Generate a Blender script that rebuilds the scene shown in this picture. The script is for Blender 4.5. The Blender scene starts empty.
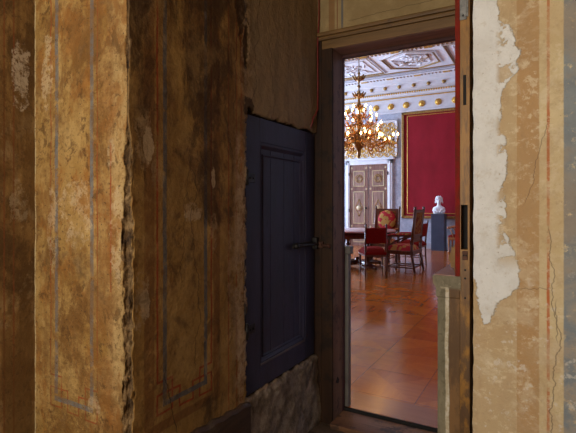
import bpy, bmesh, math, random
from mathutils import Vector, noise, Matrix
random.seed(7)
S = bpy.context.scene
COL = S.collection
PI = math.pi

# ------------------------------------------------------------------ mesh kit
class MB:
    def __init__(self):
        self.v = []; self.f = []; self.mi = []; self.sm = []
    def add(self, vs, fs, mi=0, smooth=False):
        b = len(self.v)
        self.v += [tuple(p) for p in vs]
        for f in fs:
            self.f.append(tuple(b + i for i in f)); self.mi.append(mi); self.sm.append(smooth)
        return self
    def box(self, x0, x1, y0, y1, z0, z1, mi=0, bev=0.0):
        if bev > 0:
            b = min(bev, (x1-x0)*.45, (y1-y0)*.45, (z1-z0)*.45)
            bm = bmesh.new()
            bmesh.ops.create_cube(bm, size=1)
            for w in bm.verts:
                w.co = Vector(((x0+x1)/2 + w.co.x*(x1-x0), (y0+y1)/2 + w.co.y*(y1-y0), (z0+z1)/2 + w.co.z*(z1-z0)))
            bmesh.ops.bevel(bm, geom=list(bm.edges), offset=b, segments=2, affect='EDGES', profile=.5)
            bm.verts.index_update()
            self.add([w.co[:] for w in bm.verts], [[q.index for q in f.verts] for f in bm.faces], mi)
            bm.free(); return self
        vs = [(x, y, z) for x in (x0, x1) for y in (y0, y1) for z in (z0, z1)]
        self.add(vs, [(0,1,3,2),(4,6,7,5),(0,4,5,1),(2,3,7,6),(0,2,6,4),(1,5,7,3)], mi)
        return self
    def tube(self, pts, r, n=8, mi=0, smooth=True, flat=1.0):
        pts = [Vector(p) for p in pts]
        if not isinstance(r, (list, tuple)): r = [r]*len(pts)
        up = None; vs = []; fs = []
        for i, p in enumerate(pts):
            t = (pts[min(i+1, len(pts)-1)] - pts[max(i-1, 0)]).normalized()
            if up is None:
                up = Vector((0,0,1)) if abs(t.z) < .9 else Vector((1,0,0))
            a = t.cross(up).normalized(); b = a.cross(t).normalized(); up = b
            for k in range(n):
                an = 2*PI*k/n
                vs.append(p + a*math.cos(an)*r[i] + b*math.sin(an)*r[i]*flat)
        for i in range(len(pts)-1):
            for k in range(n):
                fs.append((i*n+k, i*n+(k+1)%n, (i+1)*n+(k+1)%n, (i+1)*n+k))
        fs.append(tuple(range(n-1, -1, -1))); m = (len(pts)-1)*n
        fs.append(tuple(m+k for k in range(n)))
        return self.add(vs, fs, mi, smooth)
    def lathe(self, prof, c=(0,0,0), n=16, mi=0, smooth=True, axis='z', sx=1, sy=1):
        vs = []; fs = []
        for r, h in prof:
            for k in range(n):
                a = 2*PI*k/n; p = (math.cos(a)*r*sx, math.sin(a)*r*sy, h)
                if axis == 'y': p = (p[0], p[2], p[1])
                if axis == 'x': p = (p[2], p[0], p[1])
                vs.append((c[0]+p[0], c[1]+p[1], c[2]+p[2]))
        for i in range(len(prof)-1):
            for k in range(n):
                fs.append((i*n+k, i*n+(k+1)%n, (i+1)*n+(k+1)%n, (i+1)*n+k))
        fs.append(tuple(range(n-1,-1,-1))); m = (len(prof)-1)*n
        fs.append(tuple(m+k for k in range(n)))
        return self.add(vs, fs, mi, smooth)
    def ball(self, c, r, n=10, mi=0, sc=(1,1,1)):
        prof = [(math.sin(PI*i/n)*r+1e-5, -math.cos(PI*i/n)*r) for i in range(n+1)]
        b = len(self.v); self.lathe(prof, (0,0,0), n*2 if n < 8 else 16, mi)
        for i in range(b, len(self.v)):
            p = self.v[i]; self.v[i] = (c[0]+p[0]*sc[0], c[1]+p[1]*sc[1], c[2]+p[2]*sc[2])
        return self
    def prism(self, poly, a0, a1, plane='xz', mi=0):
        # polygon in a plane, extruded along the third axis from a0 to a1
        def P(u, v, w): return {'xz': (u, w, v), 'yz': (w, u, v), 'xy': (u, v, w)}[plane]
        n = len(poly)
        vs = [P(u, v, a0) for u, v in poly] + [P(u, v, a1) for u, v in poly]
        fs = [tuple(range(n)), tuple(range(2*n-1, n-1, -1))] + [(i, (i+1) % n, n+(i+1) % n, n+i) for i in range(n)]
        return self.add(vs, fs, mi)
    def build(self, name, mat, parent=None, loc=(0,0,0), rot=0):
        me = bpy.data.meshes.new(name)
        me.from_pydata(self.v, [], self.f)
        for m in (mat if isinstance(mat, (list, tuple)) else [mat]): me.materials.append(m)
        me.polygons.foreach_set('material_index', self.mi)
        me.polygons.foreach_set('use_smooth', self.sm)
        me.update()
        bm = bmesh.new(); bm.from_mesh(me); bmesh.ops.recalc_face_normals(bm, faces=bm.faces); bm.to_mesh(me); bm.free()
        o = bpy.data.objects.new(name, me); COL.objects.link(o)
        o.location = loc; o.rotation_euler = (0, 0, rot)
        if parent is not None: o.parent = parent
        return o

def tag(o, label=None, cat=None, group=None, kind=None):
    if label: o['label'] = label
    if cat: o['category'] = cat
    if group: o['group'] = group
    if kind: o['kind'] = kind
    return o
def empty(name, loc=(0,0,0), rot=0, **k):
    o = bpy.data.objects.new(name, None); COL.objects.link(o)
    o.location = loc; o.rotation_euler = (0, 0, rot); o.empty_display_size = .1
    return tag(o, **k)
def struct(o, label=None, cat=None): return tag(o, label, cat, kind='structure')
def copy_tree(o, parent=None):
    c = o.copy(); COL.objects.link(c)
    if parent is not None: c.parent = parent
    for ch in list(o.children): copy_tree(ch, c)
    return c

# ------------------------------------------------------------------ material kit
class NM:
    """small wrapper that writes node expressions"""
    def __init__(self, name):
        self.mat = bpy.data.materials.new(name); self.mat.use_nodes = True
        self.nt = self.mat.node_tree; self.nt.nodes.clear()
        self.out = self.nt.nodes.new('ShaderNodeOutputMaterial')
        self.b = self.nt.nodes.new('ShaderNodeBsdfPrincipled')
        self.nt.links.new(self.b.outputs[0], self.out.inputs[0])
        tc = self.nt.nodes.new('ShaderNodeTexCoord'); self.P = tc.outputs['Object']
        sp = self.nt.nodes.new('ShaderNodeSeparateXYZ'); self.link(self.P, sp.inputs[0])
        self.x, self.y, self.z = sp.outputs
    def link(self, a, b): self.nt.links.new(a, b)
    def put(self, inp, v):
        if isinstance(v, bpy.types.NodeSocket): self.link(v, inp)
        elif isinstance(v, (tuple, list)) and len(v) == 3 and inp.type == 'RGBA': inp.default_value = (*v, 1)
        else: inp.default_value = v
    def m(self, op, a, b=0.0, c=0.0, clamp=False):
        n = self.nt.nodes.new('ShaderNodeMath'); n.operation = op; n.use_clamp = clamp
        self.put(n.inputs[0], a); self.put(n.inputs[1], b); self.put(n.inputs[2], c)
        return n.outputs[0]
    def add(self, a, b): return self.m('ADD', a, b)
    def sub(self, a, b): return self.m('SUBTRACT', a, b)
    def mul(self, a, b): return self.m('MULTIPLY', a, b)
    def mx(self, a, b): return self.m('MAXIMUM', a, b)
    def mn(self, a, b): return self.m('MINIMUM', a, b)
    def vec(self, sx=1, sy=1, sz=1, off=(0,0,0)):
        n = self.nt.nodes.new('ShaderNodeMapping'); self.link(self.P, n.inputs[0])
        n.inputs['Scale'].default_value = (sx, sy, sz); n.inputs['Location'].default_value = off
        return n.outputs[0]
    def noise(self, scale=5, detail=4, rough=.55, vec=None, dist=0):
        n = self.nt.nodes.new('ShaderNodeTexNoise')
        self.put(n.inputs['Vector'], vec if vec is not None else self.P)
        n.inputs['Scale'].default_value = scale; n.inputs['Detail'].default_value = detail
        n.inputs['Roughness'].default_value = rough; n.inputs['Distortion'].default_value = dist
        return n.outputs[0]
    def voro(self, scale=5, feature='F1', vec=None, out='Distance'):
        n = self.nt.nodes.new('ShaderNodeTexVoronoi'); n.feature = feature
        self.put(n.inputs['Vector'], vec if vec is not None else self.P); n.inputs['Scale'].default_value = scale
        return n.outputs[out]
    def step(self, v, edge, w):
        """0 below edge-w, 1 above edge+w"""
        n = self.nt.nodes.new('ShaderNodeMapRange'); n.interpolation_type = 'SMOOTHSTEP'
        self.put(n.inputs[0], v)
        if isinstance(edge, bpy.types.NodeSocket):
            self.put(n.inputs[1], self.sub(edge, w)); self.put(n.inputs[2], self.add(edge, w))
        else:
            n.inputs[1].default_value = edge-w; n.inputs[2].default_value = edge+w
        return n.outputs[0]
    def ramp(self, f, stops):
        n = self.nt.nodes.new('ShaderNodeValToRGB'); e = n.color_ramp.elements
        while len(e) < len(stops): e.new(.5)
        for k, (p, c) in zip(e, stops):
            k.position = p; k.color = (*c, 1) if isinstance(c, (tuple, list)) else (c, c, c, 1)
        self.put(n.inputs[0], f); return n.outputs[0]
    def mix(self, f, a, b, mode='MIX'):
        n = self.nt.nodes.new('ShaderNodeMix'); n.data_type = 'RGBA'; n.blend_type = mode
        self.put(n.inputs[0], f); self.put(n.inputs[6], a); self.put(n.inputs[7], b)
        return n.outputs[2]
    def rect(self, u, v, u0, u1, v0, v1, w=.002):
        du = self.sub(self.m('ABSOLUTE', self.sub(u, (u0+u1)/2)), (u1-u0)/2)
        dv = self.sub(self.m('ABSOLUTE', self.sub(v, (v0+v1)/2)), (v1-v0)/2)
        return self.m('MULTIPLY_ADD', self.mx(du, dv), -1/w, .5, clamp=True)
    def band(self, u, u0, u1, w=.002):
        du = self.sub(self.m('ABSOLUTE', self.sub(u, (u0+u1)/2)), (u1-u0)/2)
        return self.m('MULTIPLY_ADD', du, -1/w, .5, clamp=True)
    def many(self, masks):
        r = masks[0]
        for q in masks[1:]: r = self.mx(r, q)
        return r
    def blob(self, u, v, uc, vc, a, b, n, k=1.2, soft=.12):
        du = self.mul(self.sub(u, uc), 1/a); dv = self.mul(self.sub(v, vc), 1/b)
        d = self.add(self.mul(du, du), self.mul(dv, dv))
        d = self.add(d, self.mul(self.sub(n, .5), k*2))
        return self.sub(1, self.step(d, 1.0, soft))
    def patch(self, u, v, uc, vc, a, b, soft=.10):
        n = self.noise(11, 9, .74); du = self.mul(self.sub(u, uc), 1/a); dv = self.mul(self.sub(v, vc), 1/b)
        d = self.add(self.mul(du, du), self.mul(dv, dv))
        d = self.add(self.mul(d, .75), self.mul(self.sub(n, .5), 5.0))
        return self.mul(self.mul(self.sub(1, self.step(d, .8, soft)), self.sub(1, self.step(self.noise(48, 4, .7), .60, .05))), self.step(self.noise(17, 10, .76), .49, .06))
    def grunge(self, c, dark, amt=.6, sc=3.4, stretch=(1,1,1), edge=.52, w=.07):
        n = self.noise(sc, 11, .74, self.vec(*stretch), .35)
        return self.mix(self.mul(self.step(n, edge, w), amt), c, dark)
    def crack(self, u, v, u0, slope, amp, v0, v1, w, seed, sc=6):
        n = self.nt.nodes.new('ShaderNodeTexNoise'); n.noise_dimensions = '1D'
        self.put(n.inputs['W'], self.add(v, seed)); n.inputs['Scale'].default_value = sc
        n.inputs['Detail'].default_value = 5; n.inputs['Roughness'].default_value = .6
        c = self.m('MULTIPLY_ADD', self.sub(n.outputs[0], .5), amp*2, u0)
        c = self.m('MULTIPLY_ADD', self.sub(v, (v0+v1)/2), slope, c)
        d = self.m('ABSOLUTE', self.sub(u, c))
        return self.mul(self.m('MULTIPLY_ADD', d, -1/w, 1.0, clamp=True), self.band(v, v0, v1, .03))
    def bump(self, h, strength=.3, dist=.01):
        n = self.nt.nodes.new('ShaderNodeBump'); n.inputs['Strength'].default_value = strength
        n.inputs['Distance'].default_value = dist; self.put(n.inputs['Height'], h)
        self.link(n.outputs[0], self.b.inputs['Normal'])
    def done(self, col, rough=.6, metal=0.0, spec=None, coat=None):
        self.put(self.b.inputs['Base Color'], col); self.put(self.b.inputs['Roughness'], rough)
        self.put(self.b.inputs['Metallic'], metal)
        if spec is not None: self.b.inputs['Specular IOR Level'].default_value = spec
        if coat is not None: self.b.inputs['Coat Weight'].default_value = coat; self.b.inputs['Coat Roughness'].default_value = .1
        return self.mat

def speckled(name, c1, c2, scale=30, rough=.6, metal=0, bump=.15, spec=None, detail=4, dist=.004, stretch=(1,1,1)):
    g = NM(name); n = g.noise(scale, detail, .6, g.vec(*stretch))
    g.bump(n, bump, dist)
    return g.done(g.mix(g.step(n, .5, .18), c1, c2), rough, metal, spec)
def wood(name, c1, c2, along='z', rough=.4, scale=14, spec=.5, bump=.1, wear=None):
    g = NM(name); st = {'x': (.08,1,1), 'y': (1,.08,1), 'z': (1,1,.08)}[along]
    n = g.noise(scale, 6, .65, g.vec(*st), .6); n2 = g.noise(scale*5, 4, .6, g.vec(*st))
    c = g.mix(g.step(n, .5, .2), c1, c2)
    c = g.mix(g.mul(g.step(n2, .58, .1), .45), c, tuple(q*.45 for q in c1))
    if wear:
        w = g.noise(9, 6, .7)
        c = g.mix(g.mul(g.step(w, wear[0], .05), wear[2] if len(wear) > 2 else .8), c, wear[1])
    g.bump(n2, bump, .003)
    return g.done(c, rough, 0, spec)

# ------------------------------------------------------------------ dimensions
D0, D1 = 2.454, 2.614        # door wall: passage side, hall side
YN = 1.03                    # far cheek of the window niche
XN = -.51                    # back of the window niche
HF, HC = .04, 4.80           # hall floor and ceiling
YF = 13.04                   # hall's far wall
XL, XR = -8.5, 3.6           # hall's side walls
RED, BLUE, BROWN = (.17,.035,.012), (.085,.095,.11), (.20,.085,.022)

# red key pattern shared by both painted panels: u runs 0..1 over the panel width, v in metres
KEY = [((0,.665),(0,2.9)), ((0,.665),(.253,.665)), ((.253,.665),(.253,.552)), ((0,.552),(.253,.552)),
       ((0,.552),(0,.62)), ((0,.62),(.382,.62)), ((.382,.62),(.382,.545)), ((.382,.545),(.622,.545)),
       ((.622,.545),(.622,.612)), ((.622,.612),(1,.612)), ((1,.612),(1,.54)), ((.76,.54),(1,.54)),
       ((.76,.54),(.76,.65)), ((.76,.65),(1,.65)), ((1,.65),(1,2.9))]
def key_mask(g, u, v, a, b, t=.0035, up=0.0):
    out = []
    for (u0, v0), (u1, v1) in KEY:
        p, q = sorted((a+(b-a)*u0, a+(b-a)*u1)); r, s = sorted((v0+up, v1+up))
        out.append(g.rect(u, v, p-t, q+t, r-t, s+t, .002))
    return g.many(out)

# ------------------------------------------------------------------ painted plaster
def mat_left():
    g = NM('painted plaster left'); u, v = g.y, g.z
    fine = g.noise(60, 5, .65); mid = g.noise(9, 6, .62); big = g.noise(2.6, 5, .6)
    streak = g.noise(5, 5, .6, g.vec(1, 3.2, .45)); chip = g.noise(22, 6, .7)
    uj = g.m('MULTIPLY_ADD', g.sub(chip, .5), .005, u); vj = g.m('MULTIPLY_ADD', g.sub(chip, .5), -.004, v)
    c = g.mix(g.step(mid, .5, .2), (.245,.125,.030), (.335,.19,.058))
    # field colours of the painted panel
    c = g.mix(g.mul(g.band(uj, 1.197, 1.42, .01), .35), c, (.27,.155,.042))
    # brown border bands and thin lines
    worn = g.step(g.noise(14, 6, .7), .36, .08)
    bb = g.many([g.rect(uj, vj, 1.100, 1.146, .50, 3, .004), g.rect(uj, vj, 1.470, 1.512, .50, 3, .004), g.rect(uj, vj, 1.10, 1.512, .488, .522, .004)])
    c = g.mix(g.mul(g.mul(bb, worn), .75), c, (.17,.068,.018))
    kk = g.many([key_mask(g, uj, vj, 1.160, 1.456, .0042), g.band(uj, 1.570, 1.575), g.band(uj, 1.628, 1.633, .003),
                 g.band(uj, 1.66, 1.667, .003), g.band(uj, 1.676, 1.680), g.band(uj, 2.29, 2.297), g.band(uj, 2.36, 2.368),
                 g.rect(uj, vj, 1.63, 1.72, .615, .621), g.rect(uj, vj, 1.63, 1.72, .545, .551), g.rect(uj, vj, 1.66, 1.72, .66, .666)])
    c = g.mix(g.mul(g.mul(kk, worn), .95), c, (.27,.035,.010))
    bl = g.many([g.rect(uj, vj, 1.187, 1.206, .575, 3), g.rect(uj, vj, 1.411, 1.430, .575, 3), g.rect(uj, vj, 1.187, 1.43, .572, .592),
                 g.rect(uj, vj, 1.690, 1.708, .58, 3), g.band(uj, 2.25, 2.266)])
    c = g.mix(g.mul(g.mul(bl, worn), .9), c, BLUE)
    # soot and damp stains with their own outlines
    hi = g.step(v, 1.55, .55)
    st = g.mul(g.step(g.add(g.mul(streak, .6), g.mul(big, .4)), .50, .10), g.add(.35, g.mul(hi, .65)))
    c = g.mix(g.mul(st, .78), c, (.075,.032,.010))
    rb = g.mul(g.step(g.noise(7, 6, .7), .56, .06), g.rect(u, v, 1.06, 1.66, .95, 2.9, .25))
    c = g.mix(g.mul(rb, .55), c, (.14,.055,.014))
    c = g.grunge(c, (.035,.015,.006), .72, 3.0, (1,1.5,.7), g.m('MULTIPLY_ADD', hi, -.07, .57), .05)
    c = g.grunge(c, (.42,.26,.10), .30, 5.0, (1,1,.8), .55, .06)
    c = g.grunge(c, (.06,.027,.010), .5, 9.0, (1,1,.8), .57, .05)
    # pale scuffs and repair patches
    for (a, b, p, q, k) in ((1.09,.97,.030,.10,.8), (1.09,1.52,.035,.10,.5), (1.345,1.26,.050,.035,.9), (1.17,1.40,.03,.05,.35), (1.60,1.0,.03,.3,.45),
                            (1.655,1.05,.03,.38,.9), (1.66,.66,.03,.25,.8), (1.72,1.93,.05,.20,.8), (1.69,2.20,.05,.15,.7), (1.47,1.18,.02,.08,.5)):
        c = g.mix(g.mul(g.patch(u, v, a, b, p, q), k), c, (.34,.225,.12))
    fl = g.mul(g.rect(u, v, 1.625, 1.715, .50, 1.60, .05), g.step(g.noise(8, 9, .74, g.vec(1,1,.6)), .47, .03))
    c = g.mix(g.mul(fl, .8), c, g.mix(g.step(chip, .5, .1), (.30,.19,.105), (.46,.32,.2)))
    for (a, b, p, q) in ((1.345,1.255,.045,.022), (1.105,.955,.020,.055), (1.12,1.50,.022,.06), (1.47,1.40,.014,.05)):
        c = g.mix(g.mul(g.blob(u, v, a, b, p, q, g.noise(16, 8, .7), 2.6, .1), .75), c, (.40,.28,.165))
    # greyer wall above the hatch
    up = g.mul(g.step(u, 1.74, .05), g.step(v, 1.6, .1))
    c = g.mix(g.mul(up, .75), c, (.30,.215,.12))
    c = g.mix(g.mul(g.mul(up, g.step(streak, .56, .1)), .3), c, (.14,.09,.045))
    # dark holes where the plaster is lost
    for (a, b, p, q) in ((1.66,2.22,.030,.17), (1.70,2.02,.020,.10), (1.725,1.74,.045,.045)):
        c = g.mix(g.mul(g.blob(u, v, a, b, p, q, chip, 2.0), .85), c, (.045,.022,.010))
    cr = g.many([g.crack(u, v, 1.225, -.20, .03, .45, .72, .0035, 3.1), g.crack(u, v, 1.36, -.05, .06, .66, 1.5, .003, 7.7, 4), g.crack(u, v, 1.45, .02, .03, .46, .62, .003, 1.7),
                 g.crack(u, v, 1.30, .1, .05, 1.0, 1.5, .0025, 21.3), g.crack(u, v, 1.80, .12, .07, 1.75, 2.5, .0035, 12.2), g.crack(u, v, 1.92, -.1, .06, 1.75, 2.3, .003, 15.4),
                 g.crack(u, v, 1.63, .05, .03, 1.7, 2.3, .003, 18.9)])
    c = g.mix(g.mul(cr, .85), c, (.03,.016,.008))
    c = g.mix(g.mul(g.step(fine, .62, .05), .35), c, (.11,.055,.02))
    c = g.mix(g.mul(g.step(fine, .36, .04), 0.0), c, (.4,.3,.18))
    # bare rubble low under the hatch
    lo = g.mul(g.step(u, 1.69, .012), g.sub(1, g.step(g.m('MULTIPLY_ADD', chip, .05, v), .44, .02)))
    c = g.mix(lo, c, g.ramp(g.noise(13, 7, .7), [(.3,(.05,.034,.022)), (.46,(.17,.12,.08)), (.6,(.30,.23,.17)), (.8,(.14,.10,.065))]))
    # broken arris: bare mortar with dark voids
    c = g.mix(g.mul(g.step(g.y, 1.5, .01), g.step(g.mul(g.x, -1), .012, .006)), c, (.025,.014,.008))  # recess around the hatch: darkened in the colour, standing in for shade
    ar = g.mul(g.step(g.mn(g.mul(g.x, -1), g.sub(g.y, YN)), .0022, .0015), g.sub(1, g.step(g.y, YN+.12, .02)))
    c = g.mix(ar, c, g.ramp(g.noise(15, 10, .78), [(.36,(.02,.010,.005)), (.48,(.09,.048,.018)), (.58,(.20,.12,.05)), (.72,(.34,.23,.11))]))
    g.bump(g.add(g.mul(mid, .6), g.mul(fine, .4)), .8, .016)
    return g.done(c, .82, 0, .25)

def mat_reveal():
    g = NM('painted plaster niche'); u, v = g.x, g.z
    fine = g.noise(62, 5, .65); mid = g.noise(8, 7, .68); big = g.noise(3.0, 5, .6); chip = g.noise(24, 6, .7)
    streak = g.noise(6, 5, .62, g.vec(3.0, 1, .4))
    uj = g.m('MULTIPLY_ADD', g.sub(chip, .5), .006, u); vj = g.m('MULTIPLY_ADD', g.sub(chip, .5), -.005, v)
    c = g.mix(g.step(mid, .5, .16), (.26,.14,.034), (.39,.235,.078))
    c = g.mix(g.mul(g.band(uj, -.09, .01, .03), .5), c, (.43,.29,.13))
    c = g.mix(g.mul(g.mul(g.band(uj, -.145, -.07, .02), g.step(mid, .44, .1)), .6), c, (.25,.105,.028))
    c = g.grunge(c, (.12,.048,.010), .75, 3.6, (1.3,1,.7), .545, .04)
    c = g.grunge(c, (.46,.30,.11), .40, 5.5, (1,1,.8), .55, .05)
    c = g.grunge(c, (.24,.085,.012), .65, 9.0, (1,1,.6), .53, .05)
    c = g.grunge(c, (.07,.030,.008), .7, 16.0, (1,1,.8), .575, .03)
    worn = g.step(g.noise(17, 6, .7), .40, .09)
    kk = g.many([key_mask(g, uj, vj, -.410, -.150, .003, .002), g.rect(uj, vj, -.085, -.078, 1.0, 1.5)])
    c = g.mix(g.mul(g.mul(kk, worn), .9), c, (.25,.05,.012))
    bl = g.many([g.rect(uj, vj, -.385, -.366, .60, 3), g.rect(uj, vj, -.188, -.170, .60, 3), g.rect(uj, vj, -.385, -.17, .574, .592)])
    c = g.mix(g.mul(g.mul(bl, worn), .8), c, (.12,.125,.125))
    st = g.step(g.add(g.mul(streak, .5), g.mul(mid, .5)), .535, .07)
    c = g.mix(g.mul(st, .30), c, (.13,.06,.014))
    c = g.mix(g.mul(g.step(g.add(g.mul(big, .55), g.mul(chip, .45)), .54, .06), .55), c, (.17,.075,.016))
    for (a, b, p, q, k) in ((-.26,.82,.09,.16,.55), (-.30,1.10,.10,.10,.5), (-.12,1.60,.06,.16,.6), (-.22,1.75,.07,.1,.45), (-.33,.50,.2,.05,.7), (-.42,.9,.03,.4,.4)):
        c = g.mix(g.mul(g.patch(u, v, a, b, p, q, .4), k), c, (.13,.055,.010))
    for (a, b, p, q, k) in ((-.43,1.78,.03,.12,.7), (-.27,1.27,.09,.10,.6), (-.08,1.45,.02,.07,.6), (-.05,1.20,.03,.16,.6), (-.40,1.2,.025,.15,.5), (-.17,.60,.03,.03,.5)):
        c = g.mix(g.mul(g.patch(u, v, a, b, p, q), k), c, (.46,.33,.18))
    c = g.mix(g.mul(g.band(g.m('MULTIPLY_ADD', chip, .01, u), -.51, -.499, .006), g.step(g.noise(10, 8, .75), .46, .06)), c, (.46,.34,.17))
    c = g.mix(g.mul(g.step(fine, .60, .04), .6), c, (.15,.07,.022))
    c = g.mix(g.mul(g.step(g.noise(95, 3, .6), .66, .03), .8), c, (.06,.03,.012))
    ar = g.step(g.mn(g.mul(g.x, -1), g.sub(g.y, YN)), .0022, .0015)
    c = g.mix(ar, c, g.ramp(g.noise(15, 10, .78), [(.36,(.02,.010,.005)), (.48,(.10,.052,.018)), (.58,(.22,.13,.055)), (.72,(.36,.24,.12))]))
    g.bump(g.add(g.mul(mid, .5), g.mul(fine, .5)), .9, .018)
    return g.done(c, .85, 0, .2)

def mat_niche():
    g = NM('painted plaster niche back'); u, v = g.y, g.z
    fine = g.noise(60, 5, .65); mid = g.noise(9, 6, .66); chip = g.noise(22, 6, .7)
    c = g.grunge(g.grunge(g.mix(g.step(mid, .5, .16), (.20,.10,.028), (.30,.17,.055)), (.05,.024,.008), .7, 4, (1,1,.6), .52, .06), (.42,.29,.15), .4, 6, (1,1,.8), .57, .04)
    uj = g.m('MULTIPLY_ADD', g.sub(chip, .5), .006, u)
    c = g.mix(g.mul(g.many([g.band(uj, .914, .920), g.band(uj, .948, .954)]), .7), c, (.22,.06,.02))
    c = g.mix(g.mul(g.step(g.noise(5, 5, .6, g.vec(1,3,.4)), .5, .1), .6), c, (.10,.05,.014))
    c = g.mix(g.mul(g.patch(u, v, .975, 1.78, .03, .13), .7), c, (.55,.45,.32))
    c = g.mix(g.mul(g.patch(u, v, .97, 1.30, .03, .08), .4), c, (.45,.35,.22))
    c = g.mix(g.mul(g.step(fine, .60, .04), .5), c, (.09,.045,.018))
    g.bump(g.add(g.mul(mid, .5), g.mul(fine, .5)), .5, .01)
    return g.done(c, .85, 0, .25)

def mat_near():
    g = NM('painted plaster right'); u, v = g.x, g.z
    fine = g.noise(70, 5, .65); mid = g.noise(9, 9, .7, None, .5); chip = g.noise(26, 6, .72)
    scr = g.noise(9, 8, .74, g.vec(1,1,1.4), .6)
    uj = g.m('MULTIPLY_ADD', g.sub(chip, .5), .004, u)
    c = g.mix(g.step(mid, .5, .2), (.56,.43,.24), (.66,.53,.32))
    # tan ground next to the white repair, brown band, red line and blue band
    c = g.mix(g.mul(g.sub(1, g.step(uj, 1.103, .004)), .8), c, (.47,.33,.185))
    bandn = g.band(uj, 1.103, 1.168, .003)
    c = g.mix(g.mul(bandn, .82), c, (.40,.215,.085))
    lines = g.step(g.add(scr, g.mul(chip, .35)), .55, .05)
    wz = g.step(g.noise(3.2, 3, .6, g.vec(.1,1,1)), .42, .1)
    rl = g.mul(g.band(uj, 1.1895, 1.1975, .002), g.step(g.noise(20, 6, .7), .40, .08))
    c = g.mix(g.mul(g.mul(rl, g.add(.45, g.mul(wz, .55))), .95), c, (.46,.095,.018))
    c = g.mix(g.mul(g.mul(lines, g.step(g.noise(30, 8, .75, g.vec(1,1,1.2)), .57, .03)), .6), c, (.68,.56,.38))
    c = g.grunge(c, (.36,.23,.12), .38, 7, (1,1,.6), .54, .06)
    c = g.grunge(c, (.72,.62,.45), .35, 6, (1,1,1), .55, .05)
    low = g.sub(1, g.step(v, 1.05, .25))
    bl = g.mul(g.band(uj, 1.236, 1.272, .003), g.step(g.noise(16, 8, .75), .40, .05))
    c = g.mix(g.mul(bl, .9), c, g.mix(g.step(mid, .5, .15), (.15,.185,.22), (.20,.235,.26)))
    c = g.mix(g.mul(g.mul(g.step(mid, .52, .1), low), .5), c, (.44,.30,.17))
    c = g.mix(g.mul(g.step(g.noise(4, 6, .65), .54, .08), .35), c, (.42,.27,.13))
    # white repair plaster with a ragged outline
    zn = g.m('MULTIPLY_ADD', g.sub(v, .70), 1/1.6, 0, clamp=True)
    def edge(stops):
        return g.m('MULTIPLY_ADD', g.ramp(zn, [((z-.70)/1.6, (x-.90)*4) for z, x in stops]), .25, .90)
    eb = edge([(.868,.94), (.888,1.018), (.936,1.036), (.968,1.05), (.982,1.078), (1.02,1.11), (1.085,1.112), (1.12,1.10), (1.20,1.072),
               (1.36,1.064), (1.44,1.075), (1.575,1.055), (1.695,1.062), (1.73,1.100), (1.80,1.112), (1.86,1.088), (1.895,1.082), (1.915,1.044), (2.0,1.044), (2.2,1.05)])
    el = edge([(.88,1.00), (.96,.986), (1.03,.974), (1.08,.945)])
    jit = g.mul(g.sub(chip, .5), .055)
    fl = g.mul(g.step(g.noise(13, 5, .7), .53, .015), g.rect(u, v, 1.03, 1.13, 1.1, 2.0, .05))
    wh = g.mul(g.step(g.sub(eb, g.add(u, jit)), 0.0, .0025), g.step(g.sub(g.add(u, jit), el), 0, .002))
    wh = g.mul(wh, g.sub(1, g.mul(g.mul(fl, g.step(u, 1.045, .01)), .85)))
    white = g.mix(g.step(mid, .45, .2), (.60,.57,.53), (.71,.69,.66))
    white = g.mix(g.mul(g.step(chip, .62, .05), .35), white, (.50,.42,.32))
    c = g.mix(wh, c, white)
    # rubbed pale flecks low down, dirt and cracks
    c = g.mix(g.mul(g.mul(g.step(g.noise(19, 6, .7), .60, .03), low), .55), c, (.66,.60,.52))
    cr = g.many([g.crack(u, v, 1.207, -.06, .022, .86, 1.22, .0022, 4.4, 9), g.crack(u, v, 1.213, .06, .028, .55, .98, .0026, 9.1, 9),
                 g.mul(g.crack(v, u, 1.02, .1, .02, 1.11, 1.2, .002, 2.2, 14), .9), g.crack(u, v, 1.16, .22, .02, 1.3, 1.56, .0016, 6.3, 8)])
    c = g.mix(g.mul(cr, .8), c, (.10,.07,.045))
    c = g.mix(g.mul(g.step(g.noise(110, 3, .6), .70, .02), .5), c, (.22,.14,.08))
    c = g.mix(g.mul(g.step(fine, .63, .05), .22), c, (.30,.20,.11))
    g.bump(g.add(g.add(g.mul(mid, .4), g.mul(fine, .35)), g.mul(wh, .3)), .75, .014)
    return g.done(c, .85, 0, .25)

def mat_over():
    g = NM('painted plaster above door'); u, v = g.x, g.z
    fine = g.noise(60, 5, .65); mid = g.noise(7, 6, .62)
    c = g.mix(g.step(mid, .5, .2), (.25,.17,.075), (.35,.25,.118))
    c = g.mix(g.mul(g.band(u, .072, .110, .004), .7), c, (.22,.10,.035))
    c = g.mix(g.mul(g.band(u, .124, .129), .85), c, RED)
    c = g.mix(g.mul(g.band(u, .151, .164), .8), c, BLUE)
    c = g.mix(g.mul(g.step(g.noise(4, 5, .6, g.vec(.6,1,2.5)), .56, .08), .35), c, (.26,.17,.075))
    c = g.mix(g.mul(g.step(fine, .64, .05), .3), c, (.14,.085,.035))
    c = g.mix(g.mul(g.crack(v, u, 2.365, .03, .015, .2, .9, .0025, 3.3, 8), .8), c, (.06,.035,.015))
    g.bump(g.add(g.mul(mid, .5), g.mul(fine, .5)), .4, .008)
    return g.done(c, .85, 0, .25)

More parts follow.
